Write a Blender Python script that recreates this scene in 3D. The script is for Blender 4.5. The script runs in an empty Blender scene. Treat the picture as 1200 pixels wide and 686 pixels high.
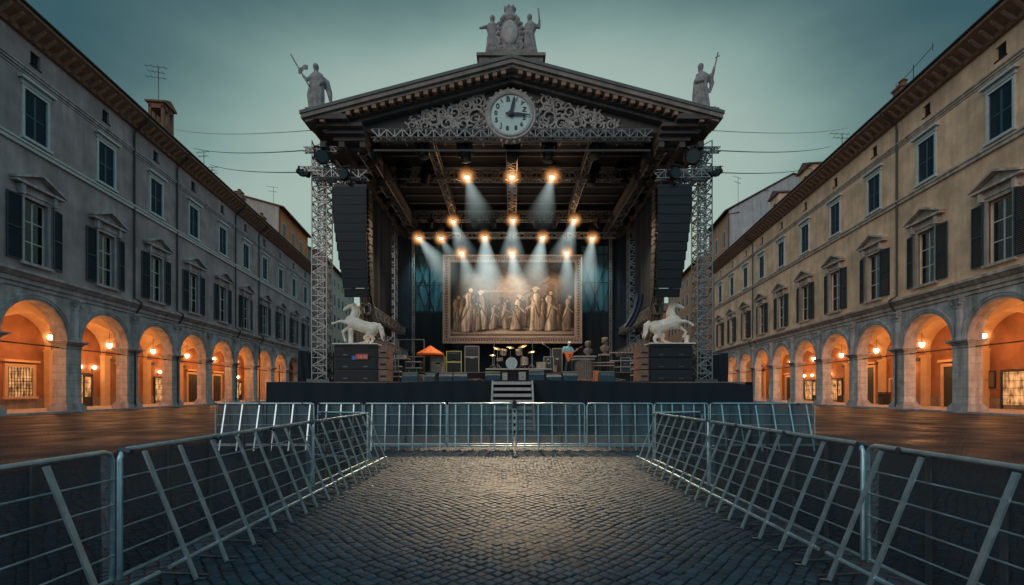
import bpy, bmesh, math, random
import numpy as np
from mathutils import Vector, Matrix, Euler
random.seed(7)
R = math.radians
PI = math.pi
sc = bpy.context.scene
col = sc.collection
H = 1.63            # eye height
F = 560.0
def P(px, py, Y): return Vector(((px-600.0)*Y/F, Y, H+(459.0-py)*Y/F))
ORD = ['first','second','third','fourth','fifth','sixth','seventh','eighth','ninth','tenth','eleventh','twelfth','thirteenth','fourteenth','fifteenth','sixteenth']

# ------------------------------------------------------------------ materials
def sock(nt, n, k, v):
    if v is None: return
    n.inputs[k].default_value = v
def new_mat(name):
    m = bpy.data.materials.new(name); m.use_nodes = True
    nt = m.node_tree
    for n in list(nt.nodes): nt.nodes.remove(n)
    out = nt.nodes.new('ShaderNodeOutputMaterial')
    return m, nt, out
def mat(name, c, rough=.6, metal=0.0, var=.2, scale=2.0, bump=.15, bscale=18.0, streak=0.0, dirt=0.0, emit=None, estr=0.0, dist=.02, coord='pos', spec=None, rvar=.1):
    m, nt, out = new_mat(name)
    N = nt.nodes.new; L = nt.links.new
    b = N('ShaderNodeBsdfPrincipled'); L(b.outputs[0], out.inputs[0])
    if coord == 'pos':
        g = N('ShaderNodeNewGeometry'); src = g.outputs['Position']
    else:
        g = N('ShaderNodeTexCoord'); src = g.outputs['Object']
    n1 = N('ShaderNodeTexNoise'); n1.inputs['Scale'].default_value = scale; n1.inputs['Detail'].default_value = 6; n1.inputs['Roughness'].default_value = .62
    L(src, n1.inputs['Vector'])
    r = N('ShaderNodeMapRange'); r.inputs[1].default_value = .3; r.inputs[2].default_value = .7; r.inputs[3].default_value = 1-var; r.inputs[4].default_value = 1+var
    L(n1.outputs[0], r.inputs[0])
    val = r.outputs[0]
    if streak > 0:
        mp = N('ShaderNodeMapping'); mp.inputs['Scale'].default_value = (1.3, 1.3, .12); L(src, mp.inputs[0])
        n2 = N('ShaderNodeTexNoise'); n2.inputs['Scale'].default_value = 1.4; n2.inputs['Detail'].default_value = 8; n2.inputs['Roughness'].default_value = .65
        L(mp.outputs[0], n2.inputs['Vector'])
        r2 = N('ShaderNodeMapRange'); r2.inputs[1].default_value = .35; r2.inputs[2].default_value = .62; r2.inputs[3].default_value = 1-streak; r2.inputs[4].default_value = 1+streak*.3
        L(n2.outputs[0], r2.inputs[0])
        mm = N('ShaderNodeMath'); mm.operation = 'MULTIPLY'; L(val, mm.inputs[0]); L(r2.outputs[0], mm.inputs[1]); val = mm.outputs[0]
    if dirt > 0:
        n3 = N('ShaderNodeTexNoise'); n3.inputs['Scale'].default_value = .35; n3.inputs['Detail'].default_value = 4; L(src, n3.inputs['Vector'])
        r3 = N('ShaderNodeMapRange'); r3.inputs[1].default_value = .35; r3.inputs[2].default_value = .65; r3.inputs[3].default_value = 1-dirt; r3.inputs[4].default_value = 1.1
        L(n3.outputs[0], r3.inputs[0])
        mm = N('ShaderNodeMath'); mm.operation = 'MULTIPLY'; L(val, mm.inputs[0]); L(r3.outputs[0], mm.inputs[1]); val = mm.outputs[0]
    mx = N('ShaderNodeVectorMath'); mx.operation = 'SCALE'; mx.inputs[0].default_value = c[:3]; L(val, mx.inputs['Scale'])
    L(mx.outputs[0], b.inputs['Base Color'])
    rr = N('ShaderNodeMapRange'); rr.inputs[3].default_value = max(.03, rough-rvar); rr.inputs[4].default_value = min(1, rough+rvar); L(n1.outputs[0], rr.inputs[0])
    L(rr.outputs[0], b.inputs['Roughness'])
    b.inputs['Metallic'].default_value = metal
    if spec is not None: b.inputs['Specular IOR Level'].default_value = spec
    if bump > 0:
        nb = N('ShaderNodeTexNoise'); nb.inputs['Scale'].default_value = bscale; nb.inputs['Detail'].default_value = 5; L(src, nb.inputs['Vector'])
        bp = N('ShaderNodeBump'); bp.inputs['Strength'].default_value = bump; bp.inputs['Distance'].default_value = dist; L(nb.outputs[0], bp.inputs['Height'])
        L(bp.outputs[0], b.inputs['Normal'])
    if emit:
        b.inputs['Emission Color'].default_value = (*emit, 1); b.inputs['Emission Strength'].default_value = estr
    return m
def joint_mat(name, c, rough, pitch, depth=.5):
    """stone with horizontal drum joints"""
    m = mat(name, c, rough, var=.28, scale=1.6, bump=.3, bscale=9, streak=.35)
    nt = m.node_tree; N = nt.nodes.new; L = nt.links.new
    b = [n for n in nt.nodes if n.type == 'BSDF_PRINCIPLED'][0]
    g = N('ShaderNodeNewGeometry'); sp = N('ShaderNodeSeparateXYZ'); L(g.outputs['Position'], sp.inputs[0])
    a = N('ShaderNodeMath'); a.operation = 'MULTIPLY'; a.inputs[1].default_value = 1/pitch; L(sp.outputs[2], a.inputs[0])
    f = N('ShaderNodeMath'); f.operation = 'FRACT'; L(a.outputs[0], f.inputs[0])
    g2 = N('ShaderNodeMath'); g2.operation = 'GREATER_THAN'; g2.inputs[1].default_value = .06; L(f.outputs[0], g2.inputs[0])
    r = N('ShaderNodeMapRange'); r.inputs[3].default_value = depth; r.inputs[4].default_value = 1; L(g2.outputs[0], r.inputs[0])
    old = b.inputs['Base Color'].links[0].from_socket
    mx = N('ShaderNodeVectorMath'); mx.operation = 'SCALE'; L(old, mx.inputs[0]); L(r.outputs[0], mx.inputs['Scale']); L(mx.outputs[0], b.inputs['Base Color'])
    return m
def emis(name, c, s, base=None):
    m, nt, out = new_mat(name)
    e = nt.nodes.new('ShaderNodeEmission'); e.inputs[0].default_value = (*c, 1); e.inputs[1].default_value = s
    nt.links.new(e.outputs[0], out.inputs[0]); return m
def shopglow(name, c, s):
    m, nt, out = new_mat(name); N = nt.nodes.new; L = nt.links.new
    g = N('ShaderNodeNewGeometry'); mp = N('ShaderNodeMapping'); mp.inputs['Scale'].default_value = (2.2, 2.2, .8); L(g.outputs['Position'], mp.inputs[0])
    n2 = N('ShaderNodeTexNoise'); n2.inputs['Scale'].default_value = 1.6; n2.inputs['Detail'].default_value = 3; L(mp.outputs[0], n2.inputs['Vector'])
    sp = N('ShaderNodeSeparateXYZ'); L(g.outputs['Position'], sp.inputs[0])
    fr = N('ShaderNodeMath'); fr.operation = 'FRACT'; mz = N('ShaderNodeMath'); mz.operation = 'MULTIPLY'; mz.inputs[1].default_value = 1.6; L(sp.outputs[2], mz.inputs[0]); L(mz.outputs[0], fr.inputs[0])
    r0 = N('ShaderNodeMapRange'); r0.inputs[1].default_value = 0; r0.inputs[2].default_value = .18; r0.inputs[3].default_value = .35; L(fr.outputs[0], r0.inputs[0])
    r = N('ShaderNodeMapRange'); r.inputs[1].default_value = .35; r.inputs[2].default_value = .7; r.inputs[3].default_value = s*.15; r.inputs[4].default_value = s; L(n2.outputs[0], r.inputs[0])
    mm = N('ShaderNodeMath'); mm.operation = 'MULTIPLY'; L(r.outputs[0], mm.inputs[0]); L(r0.outputs[0], mm.inputs[1])
    e = N('ShaderNodeEmission'); e.inputs[0].default_value = (*c, 1); L(mm.outputs[0], e.inputs[1]); L(e.outputs[0], out.inputs[0]); return m
def scrim(name, c, alpha, weave=60):
    m, nt, out = new_mat(name); N = nt.nodes.new; L = nt.links.new
    b = N('ShaderNodeBsdfPrincipled'); b.inputs['Roughness'].default_value = .45
    g = N('ShaderNodeNewGeometry'); n = N('ShaderNodeTexNoise'); n.inputs['Scale'].default_value = 2.2; n.inputs['Detail'].default_value = 5
    mp = N('ShaderNodeMapping'); mp.inputs['Scale'].default_value = (1.6, 1.6, .3); L(g.outputs['Position'], mp.inputs[0]); L(mp.outputs[0], n.inputs['Vector'])
    r = N('ShaderNodeMapRange'); r.inputs[1].default_value = .3; r.inputs[2].default_value = .7; r.inputs[3].default_value = .6; r.inputs[4].default_value = 1.5; L(n.outputs[0], r.inputs[0])
    v = N('ShaderNodeVectorMath'); v.operation = 'SCALE'; v.inputs[0].default_value = c; L(r.outputs[0], v.inputs['Scale']); L(v.outputs[0], b.inputs['Base Color'])
    t = N('ShaderNodeBsdfTransparent'); mx = N('ShaderNodeMixShader'); L(t.outputs[0], mx.inputs[1]); L(b.outputs[0], mx.inputs[2])
    r2 = N('ShaderNodeMapRange'); r2.inputs[1].default_value = .3; r2.inputs[2].default_value = .7; r2.inputs[3].default_value = alpha-.08; r2.inputs[4].default_value = min(1, alpha+.08); L(n.outputs[0], r2.inputs[0])
    L(r2.outputs[0], mx.inputs[0]); L(mx.outputs[0], out.inputs[0]); return m
def glass(name, c=(.02, .03, .035)):
    m, nt, out = new_mat(name); N = nt.nodes.new; L = nt.links.new
    g = N('ShaderNodeBsdfGlossy'); g.inputs['Roughness'].default_value = .06; g.inputs[0].default_value = (.8, .85, .85, 1)
    t = N('ShaderNodeBsdfTransparent'); t.inputs[0].default_value = (.55, .6, .6, 1)
    f = N('ShaderNodeFresnel'); f.inputs[0].default_value = 1.5
    mx = N('ShaderNodeMixShader'); L(f.outputs[0], mx.inputs[0]); L(t.outputs[0], mx.inputs[1]); L(g.outputs[0], mx.inputs[2]); L(mx.outputs[0], out.inputs[0]); return m
def beam_mat(name, c, s):
    """emission cone standing in for haze lit by a beam: unit cone, apex at z=0 running to z=-1, radius .02..~.3 at the end"""
    m, nt, out = new_mat(name); N = nt.nodes.new; L = nt.links.new
    tc = N('ShaderNodeTexCoord'); sp = N('ShaderNodeSeparateXYZ'); L(tc.outputs['Object'], sp.inputs[0])
    def M(op, a, b=None):
        n = N('ShaderNodeMath'); n.operation = op
        for i, v in enumerate((a, b)):
            if v is None: continue
            if isinstance(v, (int, float)): n.inputs[i].default_value = v
            else: L(v, n.inputs[i])
        return n.outputs[0]
    zz = M('MULTIPLY', sp.outputs[2], -1.0)
    rad = M('SQRT', M('ADD', M('MULTIPLY', sp.outputs[0], sp.outputs[0]), M('MULTIPLY', sp.outputs[1], sp.outputs[1])))
    RR = M('ADD', M('MULTIPLY', zz, .30), .03)
    q = M('DIVIDE', rad, RR)
    fall = M('MAXIMUM', M('SUBTRACT', 1.0, M('POWER', q, 2.0)), 0.0)
    ax = M('MAXIMUM', M('SUBTRACT', 1.0, zz), 0.0)
    ax = M('POWER', ax, 1.3)
    den = M('DIVIDE', 1.0, M('ADD', M('POWER', RR, 1.0), .03))
    tot = M('MULTIPLY', M('MULTIPLY', fall, ax), den)
    nz = N('ShaderNodeTexNoise'); nz.inputs['Scale'].default_value = .9; nz.inputs['Detail'].default_value = 3
    ge = N('ShaderNodeNewGeometry'); L(ge.outputs['Position'], nz.inputs['Vector'])
    tot = M('MULTIPLY', tot, M('ADD', M('MULTIPLY', nz.outputs[0], 1.3), .35))
    tot = M('MULTIPLY', tot, s)
    e = N('ShaderNodeEmission'); e.inputs[0].default_value = (*c, 1); L(tot, e.inputs[1]); L(e.outputs[0], out.inputs['Volume'])
    return m
def halo_mat(name, c1, s):  # glow around a lamp, put into a self-emitting sphere
    m, nt, out = new_mat(name); N = nt.nodes.new; L = nt.links.new
    tc = N('ShaderNodeTexCoord'); ln = N('ShaderNodeVectorMath'); ln.operation = 'LENGTH'; L(tc.outputs['Object'], ln.inputs[0])
    a = N('ShaderNodeMath'); a.operation = 'SUBTRACT'; a.inputs[0].default_value = 1; L(ln.outputs['Value'], a.inputs[1])
    a2 = N('ShaderNodeMath'); a2.operation = 'MAXIMUM'; a2.inputs[1].default_value = 0; L(a.outputs[0], a2.inputs[0])
    p = N('ShaderNodeMath'); p.operation = 'POWER'; p.inputs[1].default_value = 3.2; L(a2.outputs[0], p.inputs[0])
    k = N('ShaderNodeMath'); k.operation = 'MULTIPLY'; k.inputs[1].default_value = s; L(p.outputs[0], k.inputs[0])
    e = N('ShaderNodeEmission'); e.inputs[0].default_value = (*c1, 1); L(k.outputs[0], e.inputs[1]); L(e.outputs[0], out.inputs['Volume'])
    return m

M = {}
M['wall_l'] = mat('grey_taupe_plaster', (.42, .32, .30), .85, var=.12, scale=.7, bump=.3, bscale=6, streak=.16, dirt=.2)
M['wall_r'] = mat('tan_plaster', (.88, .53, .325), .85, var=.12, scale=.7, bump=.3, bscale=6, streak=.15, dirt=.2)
M['stone_l'] = mat('grey_trim_stone', (.48, .40, .38), .75, var=.22, scale=1.3, bump=.4, bscale=10, streak=.4)
M['stone_r'] = mat('pale_trim_stone', (.58, .44, .35), .75, var=.22, scale=1.3, bump=.4, bscale=10, streak=.4)
M['pier'] = joint_mat('travertine_drums', (.62, .54, .47), .7, .62, .62)
M['travertine'] = mat('travertine_arcade', (.50, .44, .41), .75, var=.25, scale=1.2, bump=.4, bscale=8, streak=.4)
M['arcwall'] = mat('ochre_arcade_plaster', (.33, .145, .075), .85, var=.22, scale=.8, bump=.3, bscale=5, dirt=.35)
M['vault'] = mat('cream_vault_plaster', (.60, .40, .23), .85, var=.14, scale=1, bump=.2, bscale=6)
M['eave'] = mat('brown_eave_wood', (.30, .16, .10), .8, var=.3, scale=3, bump=.3)
M['tile'] = mat('terracotta_roof', (.16, .085, .06), .85, var=.4, scale=4, bump=.6, bscale=7)
M['shutter'] = mat('dark_green_shutter', (.010, .034, .050), .5, var=.3, scale=5, bump=.2, bscale=30)
M['shutter2'] = mat('blue_green_shutter', (.012, .055, .085), .5, var=.3, scale=5, bump=.2, bscale=30)
M['frame'] = mat('offwhite_window_frame', (.55, .54, .5), .5, var=.15, scale=3)
M['curtain'] = mat('pale_curtain', (.55, .5, .42), .9, var=.2, scale=3)
M['curtain_w'] = mat('lamp_lit_curtain', (.6, .42, .26), .9, var=.2, scale=3, emit=(1, .55, .25), estr=.10)
M['glass'] = glass('window_glass')
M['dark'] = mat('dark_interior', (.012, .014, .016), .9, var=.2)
M['door'] = mat('dark_timber_door', (.03, .035, .035), .45, var=.3, scale=4, bump=.3)
M['iron'] = mat('dark_iron', (.03, .03, .033), .5, metal=.6, var=.2)
M['pipe'] = mat('weathered_downpipe', (.05, .045, .045), .5, metal=.4, var=.3)
M['brick'] = mat('worn_brick', (.22, .10, .065), .9, var=.35, scale=6, bump=.6, bscale=14)
M['orange_wall'] = mat('orange_render', (.75, .25, .09), .85, var=.15, scale=.8, streak=.3)
M['beige_wall'] = mat('beige_render', (.52, .40, .33), .85, var=.12, scale=.6, streak=.25)
M['grey_wall'] = mat('pale_grey_render', (.46, .41, .39), .85, var=.12, scale=.6, streak=.25)
M['brown_wall'] = mat('brown_render', (.52, .25, .14), .85, var=.15, scale=.6, streak=.25)
M['cream_wall'] = mat('cream_render', (.56, .46, .35), .85, var=.15, scale=.6, streak=.25)
M['alu'] = mat('galvanised_steel', (.42, .54, .57), .34, metal=.8, var=.22, scale=9, bump=.12, bscale=60, coord='obj')
M['alu_dark'] = mat('dull_barrier_steel', (.09, .105, .11), .45, metal=.6, var=.3, scale=8, coord='obj')
M['truss'] = mat('truss_aluminium', (.27, .265, .255), .42, metal=.5, var=.2, scale=7)
M['black'] = mat('matt_black_paint', (.008, .010, .013), .55, var=.3, scale=6, bump=.1, bscale=40, coord='obj')
M['grille'] = mat('speaker_grille', (.008, .011, .014), .6, metal=.1, var=.25, scale=4, bump=.35, bscale=120, coord='obj')
M['cloth'] = mat('black_stage_cloth', (.006, .009, .013), .9, var=.3, scale=2, bump=.4, bscale=3)
M['skirt'] = mat('dark_navy_skirt', (.004, .010, .016), .85, var=.35, scale=2.5, bump=.3, bscale=8)
M['deck'] = mat('scuffed_deck_board', (.20, .13, .095), .6, var=.35, scale=5, bump=.2)
M['woodside'] = mat('raw_plywood', (.22, .12, .085), .65, var=.3, scale=3, bump=.2)
M['white_stone'] = mat('weathered_marble', (.84, .72, .58), .55, var=.25, scale=4, bump=.3, bscale=14, coord='obj')
M['statue'] = mat('soot_stained_stone', (.30, .25, .23), .8, var=.5, scale=3.2, bump=.6, bscale=10, coord='obj')
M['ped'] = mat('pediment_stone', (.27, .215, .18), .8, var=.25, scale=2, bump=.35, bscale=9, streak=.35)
M['ped_dark'] = mat('pediment_shadow_stone', (.10, .085, .078), .85, var=.3, scale=2, bump=.4, bscale=9)  # darker copy of the pediment stone, shade of recesses and soffits in its colour
M['relief'] = mat('carved_relief_stone', (.44, .38, .34), .75, var=.3, scale=5, bump=.4, bscale=20)
M['modillion'] = mat('brown_modillion', (.34, .19, .12), .8, var=.3, scale=4)
M['dial'] = mat('enamel_dial', (.60, .68, .62), .4, var=.08, scale=4, bump=.05)
M['ink'] = mat('black_enamel', (.03, .035, .05), .5, var=.1)
M['lead'] = mat('roof_lead', (.13, .12, .11), .7, var=.3, scale=2)
M['roofskin'] = mat('black_roof_skin', (.007, .008, .011), .8, var=.3)
M['cob'] = mat('basalt_setts', (.024, .040, .054), .58, var=.35, scale=9, bump=.35, bscale=45, dist=.006, rvar=.12, spec=.34)
M['teal'] = mat('teal_scrim_cloth', (.05, .14, .17), .9, var=.25, scale=1.2)
M['gold'] = mat('tarnished_gilt', (.46, .33, .25), .5, metal=.25, var=.35, scale=9, bump=.5, bscale=30)
M['beige_drape'] = mat('beige_drape', (.15, .11, .085), .85, var=.3, scale=3)
M['blue_drape'] = mat('blue_drape', (.045, .07, .10), .85, var=.3, scale=3)
M['orange'] = mat('orange_canvas', (.78, .17, .03), .7, var=.12, scale=5)
M['monitor'] = mat('blue_black_wedge', (.012, .05, .072), .5, var=.3, scale=5, coord='obj', bump=.2, bscale=60)
M['wedgetop'] = mat('wedge_top', (.36, .34, .30), .5, var=.2, scale=4)
M['yellowtop'] = mat('yellow_top', (.55, .50, .10), .5, var=.2, scale=4)
M['amp'] = mat('amp_tolex', (.035, .035, .038), .6, var=.3, scale=9)
M['ampcream'] = mat('amp_cream_cloth', (.38, .34, .28), .8, var=.2, scale=6)
M['chrome'] = mat('worn_chrome', (.55, .52, .47), .25, metal=.9, var=.2, scale=5)
M['brass'] = mat('cymbal_bronze', (.55, .38, .18), .32, metal=.9, var=.25, scale=8)
M['drumshell'] = mat('pearl_drum_shell', (.30, .25, .20), .4, var=.3, scale=8)
M['drumhead'] = mat('drum_skin', (.60, .62, .55), .6, var=.12, scale=6)
M['skin'] = mat('skin', (.42, .25, .18), .55, var=.1, scale=6, bump=.05)
M['cyan'] = mat('light_blue_shirt', (.18, .46, .56), .8, var=.2, scale=7, bump=.3)
M['navy'] = mat('dark_trousers', (.045, .055, .085), .8, var=.2, scale=7)
M['white'] = mat('white_cloth', (.7, .72, .68), .8, var=.1, scale=7)
M['guitar'] = mat('orange_lacquer', (.80, .20, .04), .3, var=.15, scale=5)
M['tanobj'] = mat('tan_pedestal_cloth', (.17, .145, .125), .8, var=.3, scale=6)
M['flower'] = mat('pale_plaster_bust', (.13, .115, .10), .8, var=.4, scale=7, bump=.5)
M['red'] = mat('red_sign', (.62, .09, .06), .6, var=.15, scale=6)
M['blue'] = mat('blue_sign', (.05, .17, .55), .6, var=.15, scale=6)
M['signtext'] = mat('faded_sign_letters', (.75, .38, .25), .6, var=.1)
M['stepmetal'] = mat('pale_step_board', (.42, .37, .34), .55, var=.2, scale=5)
M['sheetdark'] = scrim('dark_windbreak_mesh', (.011, .018, .023), .74)
M['sheetteal'] = scrim('blue_grey_windbreak_mesh', (.06, .105, .12), .78)
M['wedge_grille'] = mat('wedge_grille', (.010, .045, .065), .6, var=.3, scale=5, coord='obj', bump=.2, bscale=90)
M['navy_cloth'] = mat('dark_navy_stage_cloth', (.012, .021, .032), .9, var=.3, scale=2, bump=.4, bscale=3)
M['lens'] = emis('hot_lamp_lens', (1.0, .66, .34), 45)
M['lantern_glow'] = emis('lantern_glass_lit', (1.0, .58, .26), 26)
M['sconce_glow'] = emis('sconce_glass_lit', (1.0, .62, .3), 26)
M['shop'] = shopglow('lit_shop_interior', (1.0, .45, .17), 1.2)
M['beam'] = beam_mat('lit_haze_beam', (.70, .88, .86), .14)
M['halo'] = halo_mat('warm_lamp_halo', (1.0, .44, .15), 8)
M['halo2'] = halo_mat('lantern_halo', (1.0, .42, .13), 4.5)

# ------------------------------------------------------------------ mesh builder
class MB:
    def __init__(s): s.v = []; s.f = []
    def add(s, vs, fs):
        o = len(s.v); s.v += [tuple(v) for v in vs]; s.f += [tuple(i+o for i in f) for f in fs]; return s
    def box(s, c, d, rot=None):
        hx, hy, hz = d[0]/2, d[1]/2, d[2]/2
        vs = [Vector((x, y, z)) for x in (-hx, hx) for y in (-hy, hy) for z in (-hz, hz)]
        if rot is not None: vs = [rot @ v for v in vs]
        c = Vector(c)
        return s.add([v+c for v in vs], [(0,1,3,2),(4,6,7,5),(0,4,5,1),(2,3,7,6),(0,2,6,4),(1,5,7,3)])
    def b2(s, x0, x1, y0, y1, z0, z1): return s.box(((x0+x1)/2, (y0+y1)/2, (z0+z1)/2), (abs(x1-x0), abs(y1-y0), abs(z1-z0)))
    def bar(s, p, q, w, h=None):
        p, q = Vector(p), Vector(q); d = q-p; L = d.length
        if L < 1e-6: return s
        rot = d.to_track_quat('X', 'Z').to_matrix()
        return s.box((p+q)/2, (L, w, h or w), rot)
    def tube(s, pts, r, n=8, closed=False, caps=True):
        pts = [Vector(p) for p in pts]; k = len(pts)
        rs = r if isinstance(r, (list, tuple)) else [r]*k
        vs = []; up = Vector((0, 0, 1)); prevx = None
        for i, p in enumerate(pts):
            if closed: t = (pts[(i+1) % k]-pts[i-1]).normalized()
            else: t = (pts[min(i+1, k-1)]-pts[max(i-1, 0)]).normalized()
            if prevx is None:
                a = up if abs(t.z) < .95 else Vector((1, 0, 0)); x = t.cross(a).normalized()
            else:
                x = (prevx - t*prevx.dot(t)); x = x.normalized() if x.length > 1e-6 else t.orthogonal().normalized()
            y = t.cross(x); prevx = x
            for j in range(n):
                a = 2*PI*j/n; vs.append(p+(x*math.cos(a)+y*math.sin(a))*rs[i])
        fs = []
        for i in range(k if closed else k-1):
            for j in range(n):
                a = i*n+j; b = i*n+(j+1) % n; i2 = (i+1) % k
                fs.append((a, b, i2*n+(j+1) % n, i2*n+j))
        if not closed and caps: fs += [tuple(range(n))[::-1], tuple(range((k-1)*n, k*n))]
        return s.add(vs, fs)
    def lathe(s, prof, n=24, c=(0, 0, 0), axis='Z'):
        """prof: (r,z) list"""
        vs = []
        for r, z in prof:
            for j in range(n):
                a = 2*PI*j/n; x, y = r*math.cos(a), r*math.sin(a)
                v = (x, y, z) if axis == 'Z' else ((x, z, y) if axis == 'Y' else (z, x, y))
                vs.append((v[0]+c[0], v[1]+c[1], v[2]+c[2]))
        fs = [(i*n+j, i*n+(j+1) % n, (i+1)*n+(j+1) % n, (i+1)*n+j) for i in range(len(prof)-1) for j in range(n)]
        fs += [tuple(range(n))[::-1], tuple(range((len(prof)-1)*n, len(prof)*n))]
        return s.add(vs, fs)
    def ell(s, c, r, n=12, m=8, rot=None):
        vs = []; c = Vector(c)
        for i in range(m+1):
            t = PI*i/m
            for j in range(n):
                a = 2*PI*j/n
                v = Vector((r[0]*math.sin(t)*math.cos(a), r[1]*math.sin(t)*math.sin(a), r[2]*math.cos(t)))
                if rot is not None: v = rot @ v
                vs.append(v+c)
        fs = [(i*n+j, (i+1)*n+j, (i+1)*n+(j+1) % n, i*n+(j+1) % n) for i in range(m) for j in range(n)]
        return s.add(vs, fs)
    def prism(s, poly, y0, y1):
        """poly in (x,z), extruded along y"""
        n = len(poly)
        vs = [(x, y0, z) for x, z in poly]+[(x, y1, z) for x, z in poly]
        fs = [tuple(range(n)), tuple(range(n, 2*n))[::-1]]+[(i, (i+1) % n, n+(i+1) % n, n+i) for i in range(n)]
        return s.add(vs, fs)
    def prism_x(s, poly, x0, x1):
        n = len(poly)
        vs = [(x0, y, z) for y, z in poly]+[(x1, y, z) for y, z in poly]
        fs = [tuple(range(n)), tuple(range(n, 2*n))[::-1]]+[(i, (i+1) % n, n+(i+1) % n, n+i) for i in range(n)]
        return s.add(vs, fs)
    def grid(s, fn, nu, nv):
        vs = [fn(i/nu, j/nv) for i in range(nu+1) for j in range(nv+1)]
        fs = [(i*(nv+1)+j, (i+1)*(nv+1)+j, (i+1)*(nv+1)+j+1, i*(nv+1)+j+1) for i in range(nu) for j in range(nv)]
        return s.add(vs, fs)
    def mesh(s, name, smooth=False, weld=False):
        me = bpy.data.meshes.new(name); me.from_pydata(s.v, [], s.f); me.validate()
        bm = bmesh.new(); bm.from_mesh(me)
        if weld: bmesh.ops.remove_doubles(bm, verts=bm.verts, dist=1e-4)
        bmesh.ops.recalc_face_normals(bm, faces=bm.faces); bm.to_mesh(me); bm.free()
        if smooth:
            me.shade_smooth(); me.set_sharp_from_angle(angle=R(40))
        return me
    def build(s, name, m, parent=None, smooth=False, loc=None, label=None, weld=False):
        me = s.mesh(name, smooth, weld); me.materials.append(m)
        return link(name, me, parent, loc, label)
def link(name, me, parent=None, loc=None, label=None):
    o = bpy.data.objects.new(name, me); col.objects.link(o)
    if parent is not None: o.parent = parent
    if loc is not None: o.location = loc
    if label: o['label'] = label
    return o
def tag(o, label, cat, group=None, kind=None):
    o['label'] = label; o['category'] = cat
    if group: o['group'] = group
    if kind: o['kind'] = kind
    return o
def thing(name, label, cat, loc=(0, 0, 0), rz=0, group=None):
    o = bpy.data.objects.new(name, None); col.objects.link(o); o.empty_display_size = .2
    o.location = loc; o.rotation_euler = (0, 0, rz)
    return tag(o, label, cat, group)
def struct(o, label=None):
    o['kind'] = 'structure'
    if label: o['label'] = label
    return o
def copy_tree(o, parent=None):
    c = o.copy(); col.objects.link(c)
    c.parent = parent
    if parent is not None: c.matrix_parent_inverse = o.matrix_parent_inverse.copy()
    for ch in o.children: copy_tree(ch, c)
    return c
def light(kind, name, loc, energy, color, parent=None, size=.1, spot=None, target=None, blend=.6):
    l = bpy.data.lights.new(name, kind); l.energy = energy; l.color = color
    if kind in ('POINT', 'SPOT'): l.shadow_soft_size = size
    if kind == 'SPOT': l.spot_size = spot; l.spot_blend = blend
    o = bpy.data.objects.new(name, l); col.objects.link(o); o.parent = parent; o.location = loc
    if target is not None:
        d = Vector(target)-Vector(loc)
        o.rotation_euler = d.to_track_quat('-Z', 'Y').to_euler()
    return o

def truss_mb(mb, p, q, w, h=None, r=.03, step=.5, tri=False, brace=.6):
    p, q = Vector(p), Vector(q); h = h or w; d = q-p; L = d.length
    t = d.normalized(); a = Vector((0, 0, 1)) if abs(t.z) < .9 else Vector((0, 1, 0))
    x = t.cross(a).normalized(); y = t.cross(x).normalized()
    cs = [x*w/2+y*h/2, -x*w/2+y*h/2, -x*w/2-y*h/2, x*w/2-y*h/2]
    for c in cs: mb.tube([p+c, q+c], r, 5)
    n = max(1, int(round(L/step)))
    for k in range(4):
        c0, c1 = cs[k], cs[(k+1) % 4]
        for i in range(n):
            A = p+t*(L*i/n); B = p+t*(L*(i+1)/n)
            if i % 2 == 0: mb.bar(A+c0, B+c1, r*2*brace)
            else: mb.bar(A+c1, B+c0, r*2*brace)
            if i: mb.bar(A+c0, A+c1, r*2*brace)
    return mb

# ------------------------------------------------------------------ blobs -> one continuous mesh
class Blob(MB):
    def cap(s, pts, rs, n=10):
        pts = [Vector(p) for p in pts]
        P2 = []; R2 = []
        for i in range(len(pts)-1):
            for k in range(4):
                t = k/4; P2.append(pts[i].lerp(pts[i+1], t)); R2.append(rs[i]*(1-t)+rs[i+1]*t)
        P2.append(pts[-1]); R2.append(rs[-1])
        s.tube(P2, R2, n)
        for p, r in zip(pts, rs): s.ell(p, (r, r, r), n, 6)
        return s
    def robe(s, rings, n=48, folds=11, amp=.07, ph=0.0):
        """rings: (cx,cy,z,rx,ry,amp_mult)"""
        vs = []
        for (cx, cy, z, rx, ry, am) in rings:
            for j in range(n):
                a = 2*PI*j/n
                f = 1+amp*am*(math.sin(folds*a+ph+z*1.7)+.6*math.sin(folds*.5*a*2+1.3+z*3+ph*2))
                vs.append((cx+rx*f*math.cos(a), cy+ry*f*math.sin(a), z))
        m = len(rings)
        fs = [(i*n+j, i*n+(j+1) % n, (i+1)*n+(j+1) % n, (i+1)*n+j) for i in range(m-1) for j in range(n)]
        fs += [tuple(range(n))[::-1], tuple(range((m-1)*n, m*n))]
        return s.add(vs, fs)
    def fuse(s, name, m, parent=None, voxel=.03, smooth=1, loc=None):
        me = s.mesh(name+'_raw'); o = bpy.data.objects.new('tmp_blob', me); col.objects.link(o)
        md = o.modifiers.new('r', 'REMESH'); md.mode = 'VOXEL'; md.voxel_size = voxel; md.use_smooth_shade = True
        if smooth:
            sm = o.modifiers.new('s', 'SMOOTH'); sm.iterations = smooth; sm.factor = .5
        dg = bpy.context.evaluated_depsgraph_get(); dg.update()
        me2 = bpy.data.meshes.new_from_object(o.evaluated_get(dg)); me2.name = name
        bpy.data.objects.remove(o); bpy.data.meshes.remove(me)
        me2.materials.clear(); me2.materials.append(m); me2.shade_smooth()
        return link(name, me2, parent, loc)
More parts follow.
